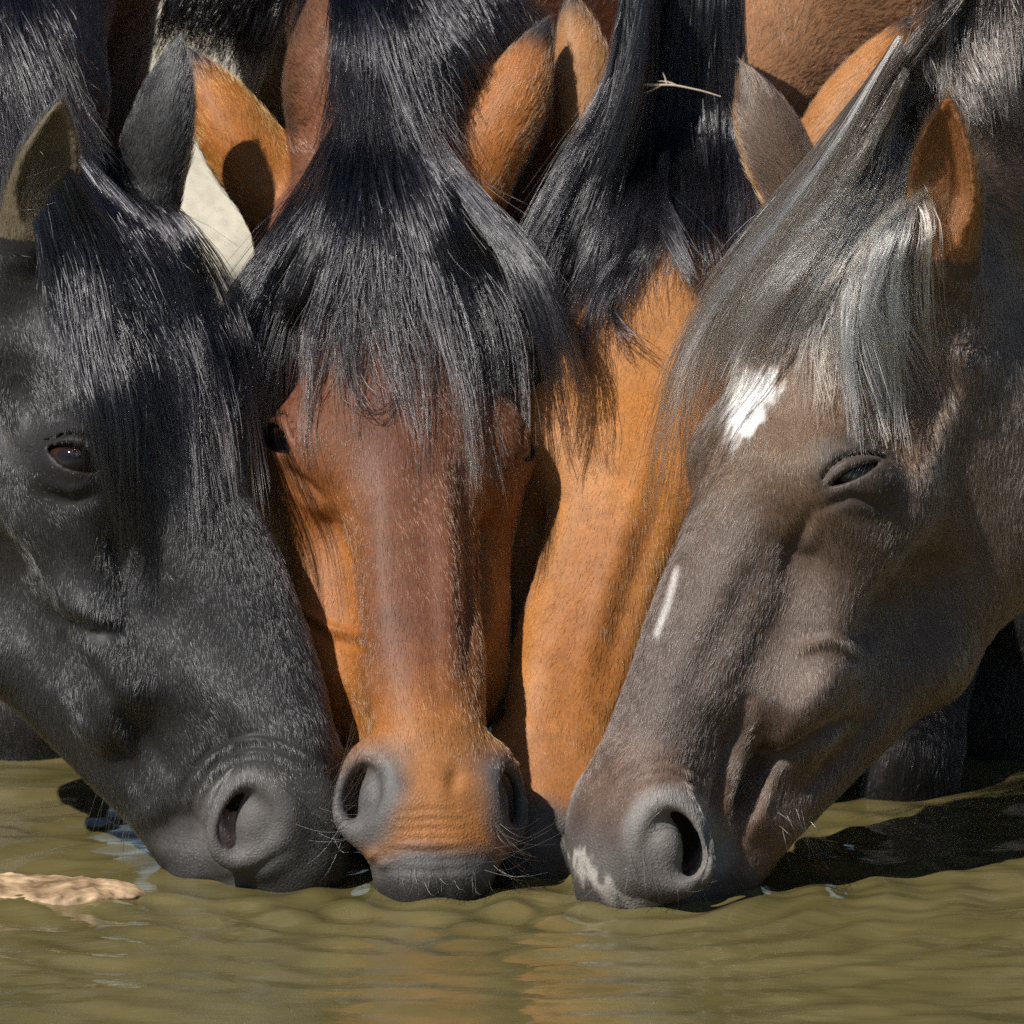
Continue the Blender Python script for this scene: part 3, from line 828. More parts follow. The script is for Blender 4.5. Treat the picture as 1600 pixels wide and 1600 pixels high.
lock(H, 'mane', [[(-60, -80), (-45, 80), (-30, 220), (-25, 330)], [(-30, -80), (-8, 70), (5, 190), (0, 300)], [(10, -80), (32, 50), (50, 150), (70, 280)], [(50, -80), (70, 40), (95, 150), (128, 262)],
     [(70, -80), (88, 40), (108, 160), (150, 275)]], N(2356), BLK0, (.03, .028, .03), root, skull=True, lift=.02, thick=.03, clumps=60, seed=22, lenvar=.2, clump=.5)
# ---- bay horse in the middle
H = build_horse(HORSES[1]); prepare(H); common(H); HS['bay'] = H
u, v, w = H.uv.T
brush(H, [([(688, 700), (700, 880), (702, 1070)], 18, 2.6), ([(728, 740), (738, 900), (738, 1050)], 15, -4.0), ([(596, 760), (592, 930), (588, 1080)], 22, 1.0),
          ([(640, 760), (645, 900), (645, 1060)], 24, -.5), ([(545, 800), (555, 930), (560, 1060)], 18, -2.0),
          ([(470, 950), (515, 982), (572, 996)], 7, 2.2), ([(470, 968), (515, 1000), (565, 1012)], 8, -1.6), ([(430, 905), (465, 950)], 10, 2.0),
          ([(455, 735), (480, 755), (505, 778)], 6, -2.0), ([(440, 760), (470, 785), (510, 800)], 8, 1.0),
          ([(760, 850), (765, 950), (750, 1050)], 16, 2.6), ([(495, 1040), (525, 1110), (545, 1175)], 32, 4.5),
          ([(712, 1200), (708, 1240)], 12, -2.2), ([(575, 1180), (600, 1230)], 18, -2.0)]
      + [([(625 - 3 * k, 1268 + 15 * k), (670, 1265 + 15 * k), (718 + 4 * k, 1266 + 15 * k)], 5.0, -1.0) for k in range(4)]
      + [([(615, 1327), (670, 1332), (735, 1324)], 6, -1.1), ([(640, 1345), (700, 1343), (750, 1340)], 6, -.8), ([(610, 1360), (680, 1362), (740, 1356)], 6, -.8),
         ([(600, 1318), (660, 1318), (730, 1312)], 7, .5), ([(585, 1335)], 10, 2.2), ([(600, 1350)], 9, 2.0)])
c = np.tile(np.array([.25, .085, .016]), (len(u), 1))
mid = sst(6.5, 3.2, np.abs(w)) * sst(-6.0, -2.5, v)
c = mixc(c, (.095, .036, .020), mid * sst(50, 38, u) * .85)
c = mixc(c, (.095, .036, .020), sst(31, 19, u) * .85 * (H.ear < .02))
c = mixc(c, (.30, .11, .020), sst(-5, -9, v) * sst(22, 30, u) * sst(50, 44, u) * .6)
c = mixc(c, (.28, .12, .040), sst(44, 49, u) * .8)
greym = np.maximum(sst(2.3, 1.1, H.nos + .12 * vnoise(H.v, 130, 8)) * sst(46, 51, u), sst(55.0, 57.2, u + .25 * (-6 - v) + .35 * vnoise(H.v, 90, 7)))
c = mixc(c, (.085, .080, .078), greym)
c = mixc(c, (.04, .036, .034), sst(57.4, 59.5, u + .25 * (-6 - v)) * .7)
c = mixc(c, (.02, .014, .012), sst(2.95, 2.7, H.eyed))
c = mixc(c, (.022, .019, .02), sst(.72, .92, H.ear))
c = np.where(((H.inner > 0) & (H.ear > .12))[:, None], np.array([.06, .045, .035]), c)
c = np.where(((H.nos < .78) & (H.nosn < .1) & (u > 44))[:, None], np.array([.03, .024, .022]), c)
c = mixc(c, (.12, .055, .03), sst(-6, -20, u) * .8 * (H.ear < .02))
H.col = c
root = horse_root(H, 'reddish bay horse in the middle facing the camera, both grey nostrils in view', 'horse')
H.col = mixc(H.col, (.016, .013, .012), sst(4.0, 1.0, H.legd) * (H.v[:, 2] < .5)); finish_body(H, root); tail(H, root); eyeball(H, -1, root, (0.25, .15)); eyeball(H, 1, root)
coat(H, N(230000), root, seed=12)
lock(H, 'forelock', [[(535, 175), (470, 325), (392, 465), (352, 590), (343, 730), (368, 880)], [(545, 165), (492, 330), (430, 450), (388, 560), (364, 680), (372, 810)],
     [(555, 160), (520, 330), (480, 450), (438, 545), (408, 700)], [(565, 160), (545, 330), (520, 450), (502, 560), (512, 770)], [(578, 160), (570, 320), (558, 420), (540, 500), (520, 690)],
     [(590, 160), (602, 320), (606, 420), (622, 510), (650, 690)], [(600, 160), (640, 320), (672, 430), (692, 540), (703, 650), (690, 840)], [(605, 158), (670, 320), (722, 430), (752, 540), (775, 760)],
     [(612, 155), (692, 310), (765, 430), (812, 540), (836, 780)], [(618, 150), (712, 300), (802, 420), (852, 530), (872, 640), (892, 760)], [(622, 145), (727, 290), (822, 410), (872, 510), (897, 620), (942, 770)]],
     N(5580), BLK0, BLK1, root, lift=.006, thick=.032, spread=.012, clumps=130, seed=23, dens=[1.4, 1.3, 1.0, .55, .12, .4, 1.0, 1.2, 1.1, .8], lenvar=.42, clump=.93)
lock(H, 'mane', [[(520, -90), (528, 20), (535, 100), (525, 210), (480, 310)], [(545, -90), (552, 20), (560, 110), (556, 200), (548, 270)], [(575, -90), (582, 20), (592, 110), (604, 200), (612, 270)], [(600, -90), (615, 20), (632, 110), (668, 230), (712, 310)],
     [(630, -90), (680, 20), (725, 120), (742, 270)], [(690, -90), (760, 10), (800, 110), (812, 280)], [(760, -90), (830, 0), (868, 90), (870, 290)]],
     N(4030), BLK0, BLK1, root, skull=True, lift=.03, thick=.03, clumps=110, seed=24, lenvar=.15, clump=.5)
lock(H, 'hair_lock', [[(590, 470), (560, 560), (600, 620), (660, 600), (632, 545)], [(560, 500), (545, 600), (600, 645), (650, 610), (645, 560)]], 16, BLK0, BLK1, root, lift=.006, thick=.004, spread=.01, clumps=12, seed=31, lenvar=.2)
lock(H, 'temple_lock', [[(618, 152), (712, 290), (800, 410), (846, 520), (868, 610), (880, 690), (905, 770)], [(622, 148), (735, 285), (830, 410), (874, 520), (896, 610), (914, 690), (950, 770)]], 380, BLK0, BLK1, root, lift=.006, y0=[.40, .33, .275, .25, .24, .235, .235], thick=.012, spread=.008, wave=.005, clumps=16, seed=36, lenvar=.45)
lock(H, 'temple_lock', [[(535, 175), (450, 330), (368, 480), (340, 600), (338, 720), (350, 810), (376, 910)], [(540, 170), (465, 330), (384, 480), (352, 600), (348, 700), (356, 790), (380, 870)]], N(700), BLK0, BLK1, root, lift=.006, thick=.010, spread=.004, wave=.003, clumps=40, seed=35, lenvar=.35)
lock(H, 'mane', [[(470, -90), (440, 20), (425, 90), (405, 160)], [(400, -90), (370, 0), (350, 80), (330, 140)], [(285, -90), (262, 0), (250, 60), (236, 130)]], N(1860), BLK0, BLK1, root, skull=True, lift=.05, y0=.62, thick=.03, clumps=60, seed=32, lenvar=.4, clump=.6)
# ---- orange bay horse half hidden behind
H = build_horse(HORSES[2]); prepare(H); common(H); HS['chestnut'] = H
u, v, w = H.uv.T
brush(H, [([(860, 900), (830, 1000), (808, 1120)], 50, 5.0), ([(1010, 730), (950, 900), (905, 1060)], 20, 2.6), ([(1040, 760), (985, 930), (940, 1080)], 18, -2.0), ([(940, 700), (890, 860), (850, 1000)], 24, -2.0), ([(860, 1150), (900, 1180)], 14, -1.2),
          ([(845, 1290), (880, 1308), (910, 1300)], 7, -3.0)])
c = np.tile(np.array([.32, .122, .024]), (len(u), 1))
c = mixc(c, (.36, .155, .042), sst(40, 46, u) * .8)
c = mixc(c, (.27, .125, .045), .5 + .5 * np.clip(vnoise(H.v, 22, 6), -1, 1))
c = mixc(c, (.24, .085, .022), sst(4.0, 1.5, np.abs(w)) * sst(-4, -1.5, v) * sst(25, 30, u) * .6)
c = mixc(c, (.10, .092, .088), sst(51.5, 54.5, u + .15 * (-5 - v) + .5 * vnoise(H.v, 120, 2)))
c = mixc(c, (.022, .019, .02), sst(.80, .97, H.ear))
c = mixc(c, (.27, .135, .065), sst(-8, -20, u) * (H.ear < .02))
c = mixc(c, (.02, .014, .012), sst(3.3, 2.8, H.eyed))
c = np.where(((H.inner > 0) & (H.ear > .12))[:, None], np.array([.06, .045, .035]), c)
H.col = c
root = horse_root(H, 'orange bay horse half hidden between the middle horse and the brown one', 'horse')
H.col = mixc(H.col, (.016, .013, .012), sst(4.0, 1.0, H.legd) * (H.v[:, 2] < .5)); finish_body(H, root); tail(H, root); eyeball(H, -1, root); eyeball(H, 1, root)
coat(H, N(130000), root, seed=13)
lock(H, 'forelock', [[(975, -40), (950, 130), (880, 265), (820, 375), (790, 470)], [(1000, -40), (965, 150), (905, 290), (858, 400), (850, 505)], [(1020, -40), (985, 160), (935, 300), (900, 410), (882, 520), (888, 620)],
     [(1040, -40), (1010, 170), (970, 310), (940, 420), (908, 520), (895, 620)], [(1060, -40), (1040, 180), (1010, 310), (985, 400), (958, 440), (962, 510)], [(1080, -40), (1070, 180), (1055, 300), (1040, 380), (1028, 430)],
     [(1100, -40), (1100, 180), (1095, 300), (1085, 400), (1098, 480)], [(1130, -40), (1130, 180), (1135, 300), (1130, 400), (1120, 460)], [(1158, -40), (1162, 180), (1182, 300), (1180, 380), (1150, 440)]],
     N(6820), BLK0, BLK1, root, width=.00030, lift=.012, thick=.03, clumps=190, seed=25, lenvar=.28)
lock(H, 'hair_lock', [[(1030, 200), (1032, 330), (1060, 430), (1100, 492)], [(1042, 210), (1045, 340), (1072, 430), (1108, 486)]], N(150) + 12, BLK0, BLK1, root, lift=.04, thick=.004, clumps=3, seed=33, lenvar=.1)
lock(H, 'hair_lock', [[(955, 430), (960, 480), (985, 530), (1045, 572)], [(965, 430), (968, 485), (992, 535), (1050, 578)]], N(40) + 8, BLK0, BLK1, root, lift=.012, thick=.003, clumps=3, seed=34, lenvar=.25)
# ---- brown horse with a white star at the right
H = build_horse(HORSES[3]); prepare(H); common(H); HS['brown'] = H
u, v, w = H.uv.T
brush(H, [([(1395, 915), (1370, 965), (1345, 1010)], 24, -6.0), ([(1250, 1012), (1298, 998), (1342, 1012)], 8, 2.6), ([(1340, 1020), (1265, 1100), (1212, 1180)], 26, 4.5),
          ([(1330, 1120), (1250, 1165), (1198, 1195)], 13, -6.0), ([(1168, 1090), (1132, 1190), (1116, 1290), (1098, 1385)], 12, -4.5), ([(1178, 1130), (1150, 1220), (1140, 1330)], 13, 3.5),
          ([(1195, 1180), (1172, 1235), (1158, 1275)], 17, -17.0), ([(1215, 1200), (1185, 1270), (1165, 1320)], 13, 3.0), ([(1150, 770), (1055, 900), (1005, 1000)], 18, 2.0),
          ([(1200, 850), (1130, 990), (1085, 1070)], 24, -2.6), ([(1260, 830), (1190, 950), (1120, 1080)], 24, 2.2), ([(1290, 792), (1330, 776), (1385, 792)], 7, -2.0),
          ([(1268, 800), (1240, 850), (1225, 900)], 13, -2.6), ([(1450, 560), (1480, 610), (1460, 640)], 26, -5.0), ([(1440, 680), (1460, 780), (1440, 880)], 22, 2.5), ([(1410, 830), (1450, 900), (1440, 990)], 24, -2.5),
          ([(1060, 1090), (1130, 1140), (1150, 1170)], 26, -1.8), ([(940, 1150), (920, 1230)], 20, -1.2)]
      + [([(1350 + 20 * k, 1120 - 14 * k), (1300 + 20 * k, 1190 - 14 * k), (1250 + 16 * k, 1240 - 10 * k)], 14, -1.6) for k in range(3)]
      + [(arc(1040, 1305, r_, 200, 300, 8), 6, -.8) for r_ in (98, 116)])
c = np.tile(np.array([.082, .055, .040]), (len(u), 1))
c = mixc(c, (.110, .066, .038), sst(8, 4, np.abs(w - 3)) * sst(10, 16, u) * sst(28, 22, u) * .8)
c = mixc(c, (.105, .077, .057), sst(-8, -15, v) * sst(44, 30, u) * .6)
c = mixc(c, (.062, .046, .039), sst(30, 40, u) * sst(-6, -2, v) * .6)
c = mixc(c, (.125, .075, .050), sst(44, 48, u) * sst(55, 50, u) * .6)
c = mixc(c, (.17, .155, .143), sst(1.6, 1.15, H.nos) * sst(45, 50, u))
c = mixc(c, (.095, .086, .080), sst(53, 57, u))
c = mixc(c, (.012, .010, .009), sst(2.72, 2.58, H.eyed))
c = mixc(c, (.05, .042, .036), sst(4.4, 3.3, H.eyed) * .7)
c = np.where(((H.inner > 0) & (H.ear > .10))[:, None], np.array([.20, .085, .032]), c)
c = np.where(((H.nos < .78) & (H.nosn < .1) & (u > 44))[:, None], np.array([.03, .022, .02]), c)
jag = H.px + np.stack([9 * vnoise(H.v, 420, 3), 9 * vnoise(H.v, 420, 4)], 1)
poly = [(1148, 580), (1214, 576), (1214, 612), (1188, 648), (1162, 680), (1144, 700), (1140, 655)]
sj = np.random.default_rng(4).normal(size=(16, 2)) * 6
star = np.mean([inside(jag + o_, poly) for o_ in sj], 0) * H.front
c = mixc(c, (.74, .71, .68), star)
d_, _ = pline(H.px, [(1062, 890), (1048, 940), (1028, 990)])
c = mixc(c, (.62, .59, .56), sst(8, 1, d_) * .55 * H.front * (u > 20))
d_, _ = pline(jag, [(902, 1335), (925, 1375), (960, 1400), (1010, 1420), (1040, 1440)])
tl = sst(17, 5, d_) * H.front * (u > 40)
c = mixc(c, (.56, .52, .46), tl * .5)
H.col = c
root = horse_root(H, 'brown horse at the right with a white star and pale-tipped forelock', 'horse')
H.col = mixc(H.col, (.016, .013, .012), sst(4.0, 1.0, H.legd) * (H.v[:, 2] < .5)); finish_body(H, root); tail(H, root); eyeball(H, -1, root); eyeball(H, 1, root)
coat(H, N(250000), root, seed=14)
BR0, BR1 = (.024, .016, .012), (.55, .41, .26)
FG = [[(1405, 55), (1300, 215), (1200, 355), (1112, 495), (1062, 640), (1040, 900)], [(1410, 85), (1320, 240), (1220, 380), (1140, 500), (1088, 620), (1056, 820)], [(1415, 115), (1340, 260), (1250, 390), (1180, 500), (1126, 640)],
     [(1420, 135), (1360, 280), (1280, 410), (1222, 510), (1206, 610)], [(1425, 155), (1375, 300), (1312, 430), (1272, 520), (1252, 650)], [(1428, 175), (1390, 310), (1342, 430), (1322, 530), (1332, 630), (1348, 730)],
     [(1430, 195), (1402, 330), (1372, 440), (1370, 540), (1385, 630), (1396, 720)], [(1430, 215), (1412, 340), (1402, 440), (1418, 540), (1452, 650)]]
lock(H, 'dark_forelock', FG, N(2200), BR0, (.16, .115, .08), root, lift=.004, thick=.010, width=.00036, clumps=150, seed=46, lenvar=.45, shade=.5, dens=[1.2, 1.2, 1.1, 1, 1, 1.1, .8])
lock(H, 'forelock', FG, N(3300), (.07, .048, .034), (.74, .56, .38), root, mixk=1.9, lift=.010, thick=.028, width=.00036, spread=.014, wave=.010, clumps=75, clump=.96, seed=26, lenvar=.40, shade=.6, dens=[1.2, 1.2, 1.1, 1, 1, 1.1, .8])
lock(H, 'mane', [[(1560, -90), (1480, 10), (1410, 100), (1335, 205), (1290, 300)], [(1585, -90), (1500, 20), (1430, 120), (1375, 215), (1340, 310)]], N(992), BR0, (.10, .085, .07), root, skull=True, lift=.02, thick=.02, clumps=40, seed=27, lenvar=.2, shade=.4)
lock(H, 'mane', [[(1470, -90), (1462, 20), (1470, 110), (1492, 195)], [(1510, -90), (1495, 40), (1502, 120), (1532, 215)], [(1550, -90), (1530, 50), (1548, 140), (1585, 215)], [(1600, -90), (1590, 50), (1602, 150), (1640, 235)], [(1660, -90), (1650, 50), (1660, 160), (1700, 240)]],
     N(2604), BR0, (.09, .075, .065), root, skull=True, lift=.03, thick=.03, clumps=80, seed=28, lenvar=.25, shade=.5)
# lashes and whiskers
rw = np.random.default_rng(8)
H = HS['brown']
single_hairs(H, 'eyelashes', [((1338 + 5.5 * k, 722 + .12 * (k - 5) ** 2 * 1.2), (1330 + 5.0 * k + rw.normal() * 3, 752 + rw.normal() * 4), .012, .001) for k in range(12)], (.14, .11, .09), H.body.parent, .0002)
single_hairs(H, 'whiskers', [((900 + 260 * t_, 1330 + 60 * rw.random()), (880 + 290 * t_ + rw.normal() * 25, 1350 + 70 * rw.random()), .02 * rw.random(), -.004) for t_ in rw.random(44)]
             + [((1210 + 60 * rw.random(), 1240 + 60 * rw.random()), (1230 + 70 * rw.random(), 1300 + 70 * rw.random()), .01, .002) for k in range(14)]
             + [((1040 + 10 * rw.normal(), 1290 + 22 * rw.normal()), (1018 + 8 * rw.normal(), 1300 + 18 * rw.normal()), .004, .001) for k in range(14)], (.25, .22, .19), H.body.parent, .00016)
H = HS['black']
single_hairs(H, 'whiskers', [((490 + 25 * rw.normal(), 1290 + 35 * rw.normal()), (560 + 20 * rw.normal(), 1230 + 60 * rw.normal()), .01, -.006) for k in range(34)]
             + [((150 + 80 * t_, 1230 + 70 * t_), (135 + 80 * t_ + rw.normal() * 8, 1290 + 65 * t_ + rw.normal() * 12), .0, .0) for t_ in rw.random(22)], (.08, .075, .075), H.body.parent, .00017)
single_hairs(H, 'eyelashes', [((80 + 6 * k, 680 + .25 * (k - 5) ** 2), (78 + 7.5 * k + rw.normal() * 2, 690 + rw.normal() * 3), .008, .001) for k in range(11)], (.03, .03, .03), H.body.parent, .00012)
H = HS['bay']
single_hairs(H, 'whiskers', [((600 + 170 * t_, 1345 + 30 * rw.random()), (590 + 190 * t_ + 14 * rw.normal(), 1375 + 28 * rw.random()), .02 * rw.random(), -.003) for t_ in rw.random(44)]
             + [((770 + 20 * rw.normal(), 1320 + 25 * rw.normal()), (835 + 22 * rw.normal(), 1350 + 40 * rw.normal()), .01, -.004) for k in range(26)]
             + [((545 + 12 * rw.normal(), 1290 + 30 * rw.normal()), (490 + 20 * rw.normal(), 1330 + 40 * rw.normal()), .01, -.004) for k in range(9)], (.11, .10, .09), H.body.parent, .00017)
single_hairs(H, 'eyelashes', [((412 + 5 * k, 640 + 3 * k), (404 + 6 * k + rw.normal() * 3, 662 + 4 * k + rw.normal() * 3), .006, .0) for k in range(9)], (.06, .05, .03), H.body.parent, .00012)

H = HS['black']
single_hairs(H, 'ear_hair', [((48 + 16 * rw.normal(), 330 + 40 * rw.normal()), (66 + 18 * rw.normal(), 262 + 50 * rw.normal()), .010 * rw.random(), .002) for k in range(150)], (.20, .15, .09), H.body.parent, .00016)
H = HS['brown']
single_hairs(H, 'ear_hair', [((1468 + 18 * rw.normal(), 370 + 40 * rw.normal()), (1462 + 24 * rw.normal(), 300 + 45 * rw.normal()), .010 * rw.random(), .002) for k in range(150)], (.24, .13, .06), H.body.parent, .00016)
# ------------------------------------------------------------------ water, ground, small things
def rect_grid(xs, ys):
    X, Y = np.meshgrid(xs, ys, indexing='ij'); nx, ny = X.shape
    i = np.arange((nx - 1) * (ny - 1)); a = (i // (ny - 1)) * ny + i % (ny - 1)
    return X.ravel(), Y.ravel(), np.stack([a, a + ny, a + ny + 1, a + 1], 1)
xs = axis_grid(-60, 60, -.72, .72, .005, 1.12, 6.0).astype(float)
ys = axis_grid(-60, 4.2, -.95, .85, .0055, 1.12, 6.0).astype(float)
X, Y, F4 = rect_grid(xs, ys)
r = np.random.default_rng(5)
Z = np.zeros_like(X)
pxw = proj(np.stack([X, Y, np.zeros_like(X)], 1))
col_mask = sst(150, 260, pxw[:, 0]) * sst(1330, 1180, pxw[:, 0]) * sst(.25, .02, Y)       # calmer in the lee of the muzzles
chop = .66 - .36 * col_mask
for k in range(64):
    lam = math.exp(r.uniform(math.log(.03), math.log(.22)))
    th = r.normal() * .45 + math.pi / 2
    kx, ky = math.cos(th) * 2 * math.pi / lam, math.sin(th) * 2 * math.pi / lam
    amp = .0058 * lam ** 1.0 * .75
    warp = .012 * np.sin(X * 9 + k) + .012 * np.sin(Y * 7 + 2 * k)
    Z += amp * np.sin(kx * (X + warp) + ky * (Y + warp) + r.uniform(0, 6.28)) * (.65 + .35 * np.sin(X * r.uniform(2, 9) + Y * r.uniform(2, 9) + k))
Z *= chop
side = 1 - sst(140, 250, pxw[:, 0]) * sst(1290, 1170, pxw[:, 0])                     # cat's-paw ripples outside that lee
for k in range(36):
    lam = math.exp(r.uniform(math.log(.024), math.log(.06)))
    th = r.normal() * .5 + math.pi / 2
    kx, ky = math.cos(th) * 2 * math.pi / lam, math.sin(th) * 2 * math.pi / lam
    Z += side * (.014 * lam / 6.28) * np.sin(kx * X + ky * Y + r.uniform(0, 6.28)) * (.5 + .5 * np.sin(X * r.uniform(4, 16) + Y * r.uniform(4, 16) + k))
for (mx, my, am) in ((-.22, .02, .0022), (-.065, -.01, .0026), (.09, -.03, .0028), (.04, .09, .0014)):    # rings from the drinking mouths
    d = np.hypot(X - mx, (Y - my))
    Z += am * np.sin(2 * math.pi * d / .055 + mx * 30) * np.exp(-d / .22) * sst(.03, .09, d)
Z *= sst(3.0, 1.0, np.hypot(X, Y + .2)) * .8 + .2
m, nt, b = new_mat('murky_water')
tc = node(nt, 'ShaderNodeTexCoord')
n1 = node(nt, 'ShaderNodeTexNoise'); n1.inputs['Scale'].default_value = 9; n1.inputs['Detail'].default_value = 4
rp = node(nt, 'ShaderNodeValToRGB'); rp.color_ramp.elements[0].position = .3; rp.color_ramp.elements[1].position = .75
rp.color_ramp.elements[0].color = (.082, .068, .024, 1); rp.color_ramp.elements[1].color = (.140, .116, .048, 1)
nt.links.new(tc.outputs['Object'], n1.inputs['Vector']); nt.links.new(n1.outputs[0], rp.inputs[0]); nt.links.new(rp.outputs[0], b.inputs['Base Color'])
b.inputs['Roughness'].default_value = .03; b.inputs['IOR'].default_value = 1.333; b.inputs['Specular IOR Level'].default_value = .5
mp = node(nt, 'ShaderNodeMapping'); mp.inputs['Scale'].default_value = (30, 110, 1)
n2 = node(nt, 'ShaderNodeTexNoise'); n2.inputs['Scale'].default_value = 1.0; n2.inputs['Detail'].default_value = 3
bp = node(nt, 'ShaderNodeBump'); bp.inputs['Strength'].default_value = .16; bp.inputs['Distance'].default_value = .004
nt.links.new(tc.outputs['Object'], mp.inputs[0]); nt.links.new(mp.outputs[0], n2.inputs['Vector']); nt.links.new(n2.outputs[0], bp.inputs['Height']); nt.links.new(bp.outputs[0], b.inputs['Normal'])
wat = mesh_obj('water', np.stack([X, Y, Z], 1), F4, m)
wat['kind'] = 'structure'; wat['label'] = 'rippled olive-brown water of the pond the horses drink from'
# ground: pond bed, muddy shore, dry pale earth beyond
gx = axis_grid(-600, 600, -3, 3, .08, 1.15, 60.0).astype(float); gy = axis_grid(-600, 900, 1.8, 7, .08, 1.15, 60.0).astype(float)
X, Y, F4 = rect_grid(gx, gy)
P3 = np.stack([X, Y, np.zeros_like(X)], 1)
shore = Y - 2.9 - .10 * np.sin(X * 1.7 + .6) - .05 * np.sin(X * 4.1)
Z = np.where(shore < 0, np.maximum(shore * .45, -.46 + .02 * shore), .30 * (1 - np.exp(-np.maximum(shore, 0) * .16)) + .03 * (1 - np.exp(-np.maximum(shore, 0) * 4)))
Z += (.012 * vnoise(P3, 7, 1) + .02 * vnoise(P3, 2.2, 2)) * sst(-.1, .3, shore)
m, nt, b = new_mat('bank_earth')
tc = node(nt, 'ShaderNodeTexCoord'); sp = node(nt, 'ShaderNodeSeparateXYZ'); nt.links.new(tc.outputs['Object'], sp.inputs[0])
n1 = node(nt, 'ShaderNodeTexNoise'); n1.inputs['Scale'].default_value = 3; n1.inputs['Detail'].default_value = 8
nt.links.new(tc.outputs['Object'], n1.inputs['Vector'])
ad = node(nt, 'ShaderNodeMath', operation='MULTIPLY_ADD'); ad.inputs[1].default_value = 1.6
nt.links.new(n1.outputs[0], ad.inputs[0]); nt.links.new(sp.outputs['Y'], ad.inputs[2])
mr = node(nt, 'ShaderNodeMapRange'); mr.inputs[1].default_value = 4.0; mr.inputs[2].default_value = 4.6
nt.links.new(ad.outputs[0], mr.inputs[0])
rp = node(nt, 'ShaderNodeValToRGB'); rp.color_ramp.elements[0].color = (.028, .021, .014, 1); rp.color_ramp.elements[1].color = (.70, .63, .48, 1)
nt.links.new(mr.outputs[0], rp.inputs[0])
n2 = node(nt, 'ShaderNodeTexNoise'); n2.inputs['Scale'].default_value = 60; n2.inputs['Detail'].default_value = 6
nt.links.new(tc.outputs['Object'], n2.inputs['Vector'])
mx = node(nt, 'ShaderNodeMixRGB', blend_type='MULTIPLY'); mx.inputs[0].default_value = .5
nt.links.new(rp.outputs[0], mx.inputs[1]); nt.links.new(n2.outputs[0], mx.inputs[2]); nt.links.new(mx.outputs[0], b.inputs['Base Color'])
b.inputs['Roughness'].default_value = .8
bp = node(nt, 'ShaderNodeBump'); bp.inputs['Strength'].default_value = .6; bp.inputs['Distance'].default_value = .02
nt.links.new(n2.outputs[0], bp.inputs['Height']); nt.links.new(bp.outputs[0], b.inputs['Normal'])
gr = mesh_obj('ground', np.stack([X, Y, Z], 1), F4, m)
gr['kind'] = 'structure'; gr['label'] = 'dark wet mud at the shore and pale dry earth beyond'
# tan stone breaking the surface at the left
m, nt, b = new_mat('tan_stone')
tc = node(nt, 'ShaderNodeTexCoord'); n1 = node(nt, 'ShaderNodeTexNoise'); n1.inputs['Scale'].default_value = 45; n1.inputs['Detail'].default_value = 7
rp = node(nt, 'ShaderNodeValToRGB'); rp.color_ramp.elements[0].color = (.13, .075, .035, 1); rp.color_ramp.elements[1].color = (.52, .36, .21, 1)
rp.color_ramp.elements[0].position = .3; rp.color_ramp.elements[1].position = .65
nt.links.new(tc.outputs['Object'], n1.inputs['Vector']); nt.links.new(n1.outputs[0], rp.inputs[0]); nt.links.new(rp.outputs[0], b.inputs['Base Color'])
b.inputs['Roughness'].default_value = .6
bp = node(nt, 'ShaderNodeBump'); bp.inputs['Strength'].default_value = .7; bp.inputs['Distance'].default_value = .004
nt.links.new(n1.outputs[0], bp.inputs['Height']); nt.links.new(bp.outputs[0], b.inputs['Normal'])
c0 = P(60, 1396, 0); c0 = CAM + (c0 - CAM) * (CAM[2] / (CAM[2] - c0[2]))
def stone_fun(q):
    f = ell(q, (0, 0, -.3), (8.5, 5.0, 1.5)); f = smin(f, ell(q, (-4.5, .5, .1), (4.0, 3.2, 1.3)), 1.5)
    f = smin(f, ell(q, (5.0, -.5, -.1), (4.5, 3.0, 1.1)), 1.2)
    p = np.stack([q.u, q.v, q.w], 1)
    return f + .40 * vnoise(p, .75, 1).astype(np.float32) + .10 * vnoise(p, 2.6, 2) + .12 * vnoise(p, 7.0, 3).astype(np.float32)
sv, sf = polygonise(stone_fun, np.arange(-13, 13, .18, np.float32), np.arange(-8, 8, .18, np.float32), np.arange(-3, 3, .18, np.float32))
st = mesh_obj('stone', sv / 100 * np.array([.9, .9, .75]) + np.array([c0[0], c0[1], .001]), sf, m)
st['label'] = 'tan wet stone just breaking the water at the left edge'; st['category'] = 'stone'
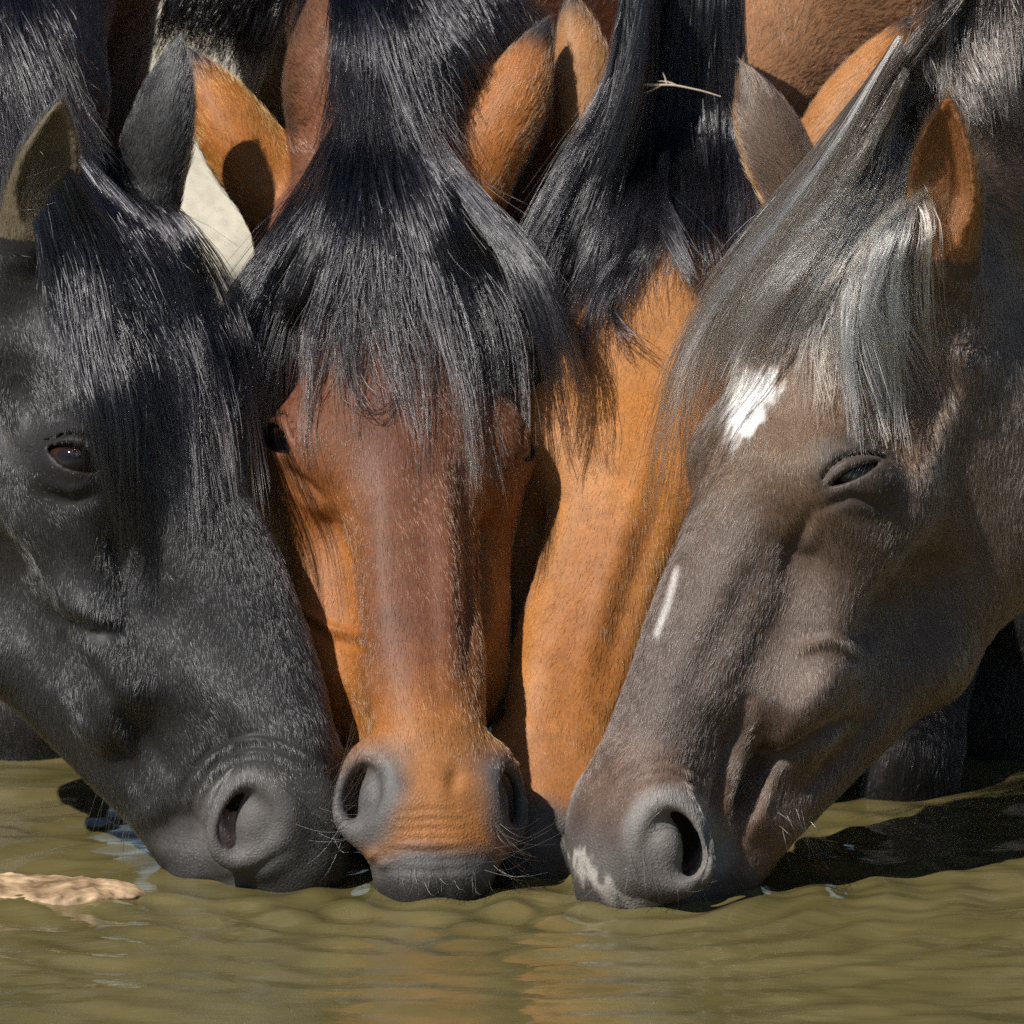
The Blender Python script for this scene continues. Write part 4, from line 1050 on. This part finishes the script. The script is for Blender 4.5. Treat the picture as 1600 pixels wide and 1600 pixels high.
# dry twig caught in the hair
m, nt, b = new_mat('dry_straw'); b.inputs['Base Color'].default_value = (.50, .40, .30, 1); b.inputs['Roughness'].default_value = .7
tc = node(nt, 'ShaderNodeTexCoord'); n1 = node(nt, 'ShaderNodeTexNoise'); n1.inputs['Scale'].default_value = 300
rp = node(nt, 'ShaderNodeValToRGB'); rp.color_ramp.elements[0].color = (.25, .18, .12, 1); rp.color_ramp.elements[1].color = (.66, .55, .42, 1)
nt.links.new(tc.outputs['Object'], n1.inputs['Vector']); nt.links.new(n1.outputs[0], rp.inputs[0]); nt.links.new(rp.outputs[0], b.inputs['Base Color'])
def tube(pts, r0, r1, n=6):
    pts = np.asarray(pts, float); vs_, fs = [], []
    for i, p in enumerate(pts):
        d = unit(pts[min(i + 1, len(pts) - 1)] - pts[max(i - 1, 0)]); a = unit(np.cross(d, [0.1, .2, 1])); b_ = np.cross(d, a)
        rr = r0 + (r1 - r0) * i / (len(pts) - 1)
        for k in range(n):
            vs_.append(p + rr * (math.cos(2 * math.pi * k / n) * a + math.sin(2 * math.pi * k / n) * b_))
    for i in range(len(pts) - 1):
        for k in range(n):
            fs.append((i * n + k, i * n + (k + 1) % n, (i + 1) * n + (k + 1) % n, (i + 1) * n + k))
    return vs_, fs
H = HS['chestnut']
tw = drape(H, [(990, 130), (1020, 133), (1050, 133), (1078, 138), (1100, 143), (1126, 151)], .098)
ty = tw[:, 1].min()
tw = np.array([P(x_, y_, ty) for x_, y_ in [(990, 130), (1020, 133), (1050, 133), (1078, 138), (1100, 143), (1126, 151)]])
def near_px(x, y): return P(x, y, tw[2, 1])
sets = [(catmull(tw, 14), .0013, .0006), (catmull([near_px(1034, 133), near_px(1018, 141), near_px(1000, 147)], 6), .0009, .0004),
        (catmull([near_px(1042, 134), near_px(1040, 124), near_px(1036, 114)], 6), .0009, .0004), (catmull([near_px(1060, 135), near_px(1044, 128), near_px(1028, 127)], 6), .0009, .0004)]
vs_, fs = [], []
for pts, a, b_ in sets:
    v_, f_ = tube(pts, a, b_); fs += [tuple(i + len(vs_) for i in q) for q in f_]; vs_ += list(v_)
t_ = mesh_obj('twig', np.array(vs_), fs, m)
t_['label'] = 'dry pale forked twig caught in the black forelock of the half-hidden bay'; t_['category'] = 'twig'
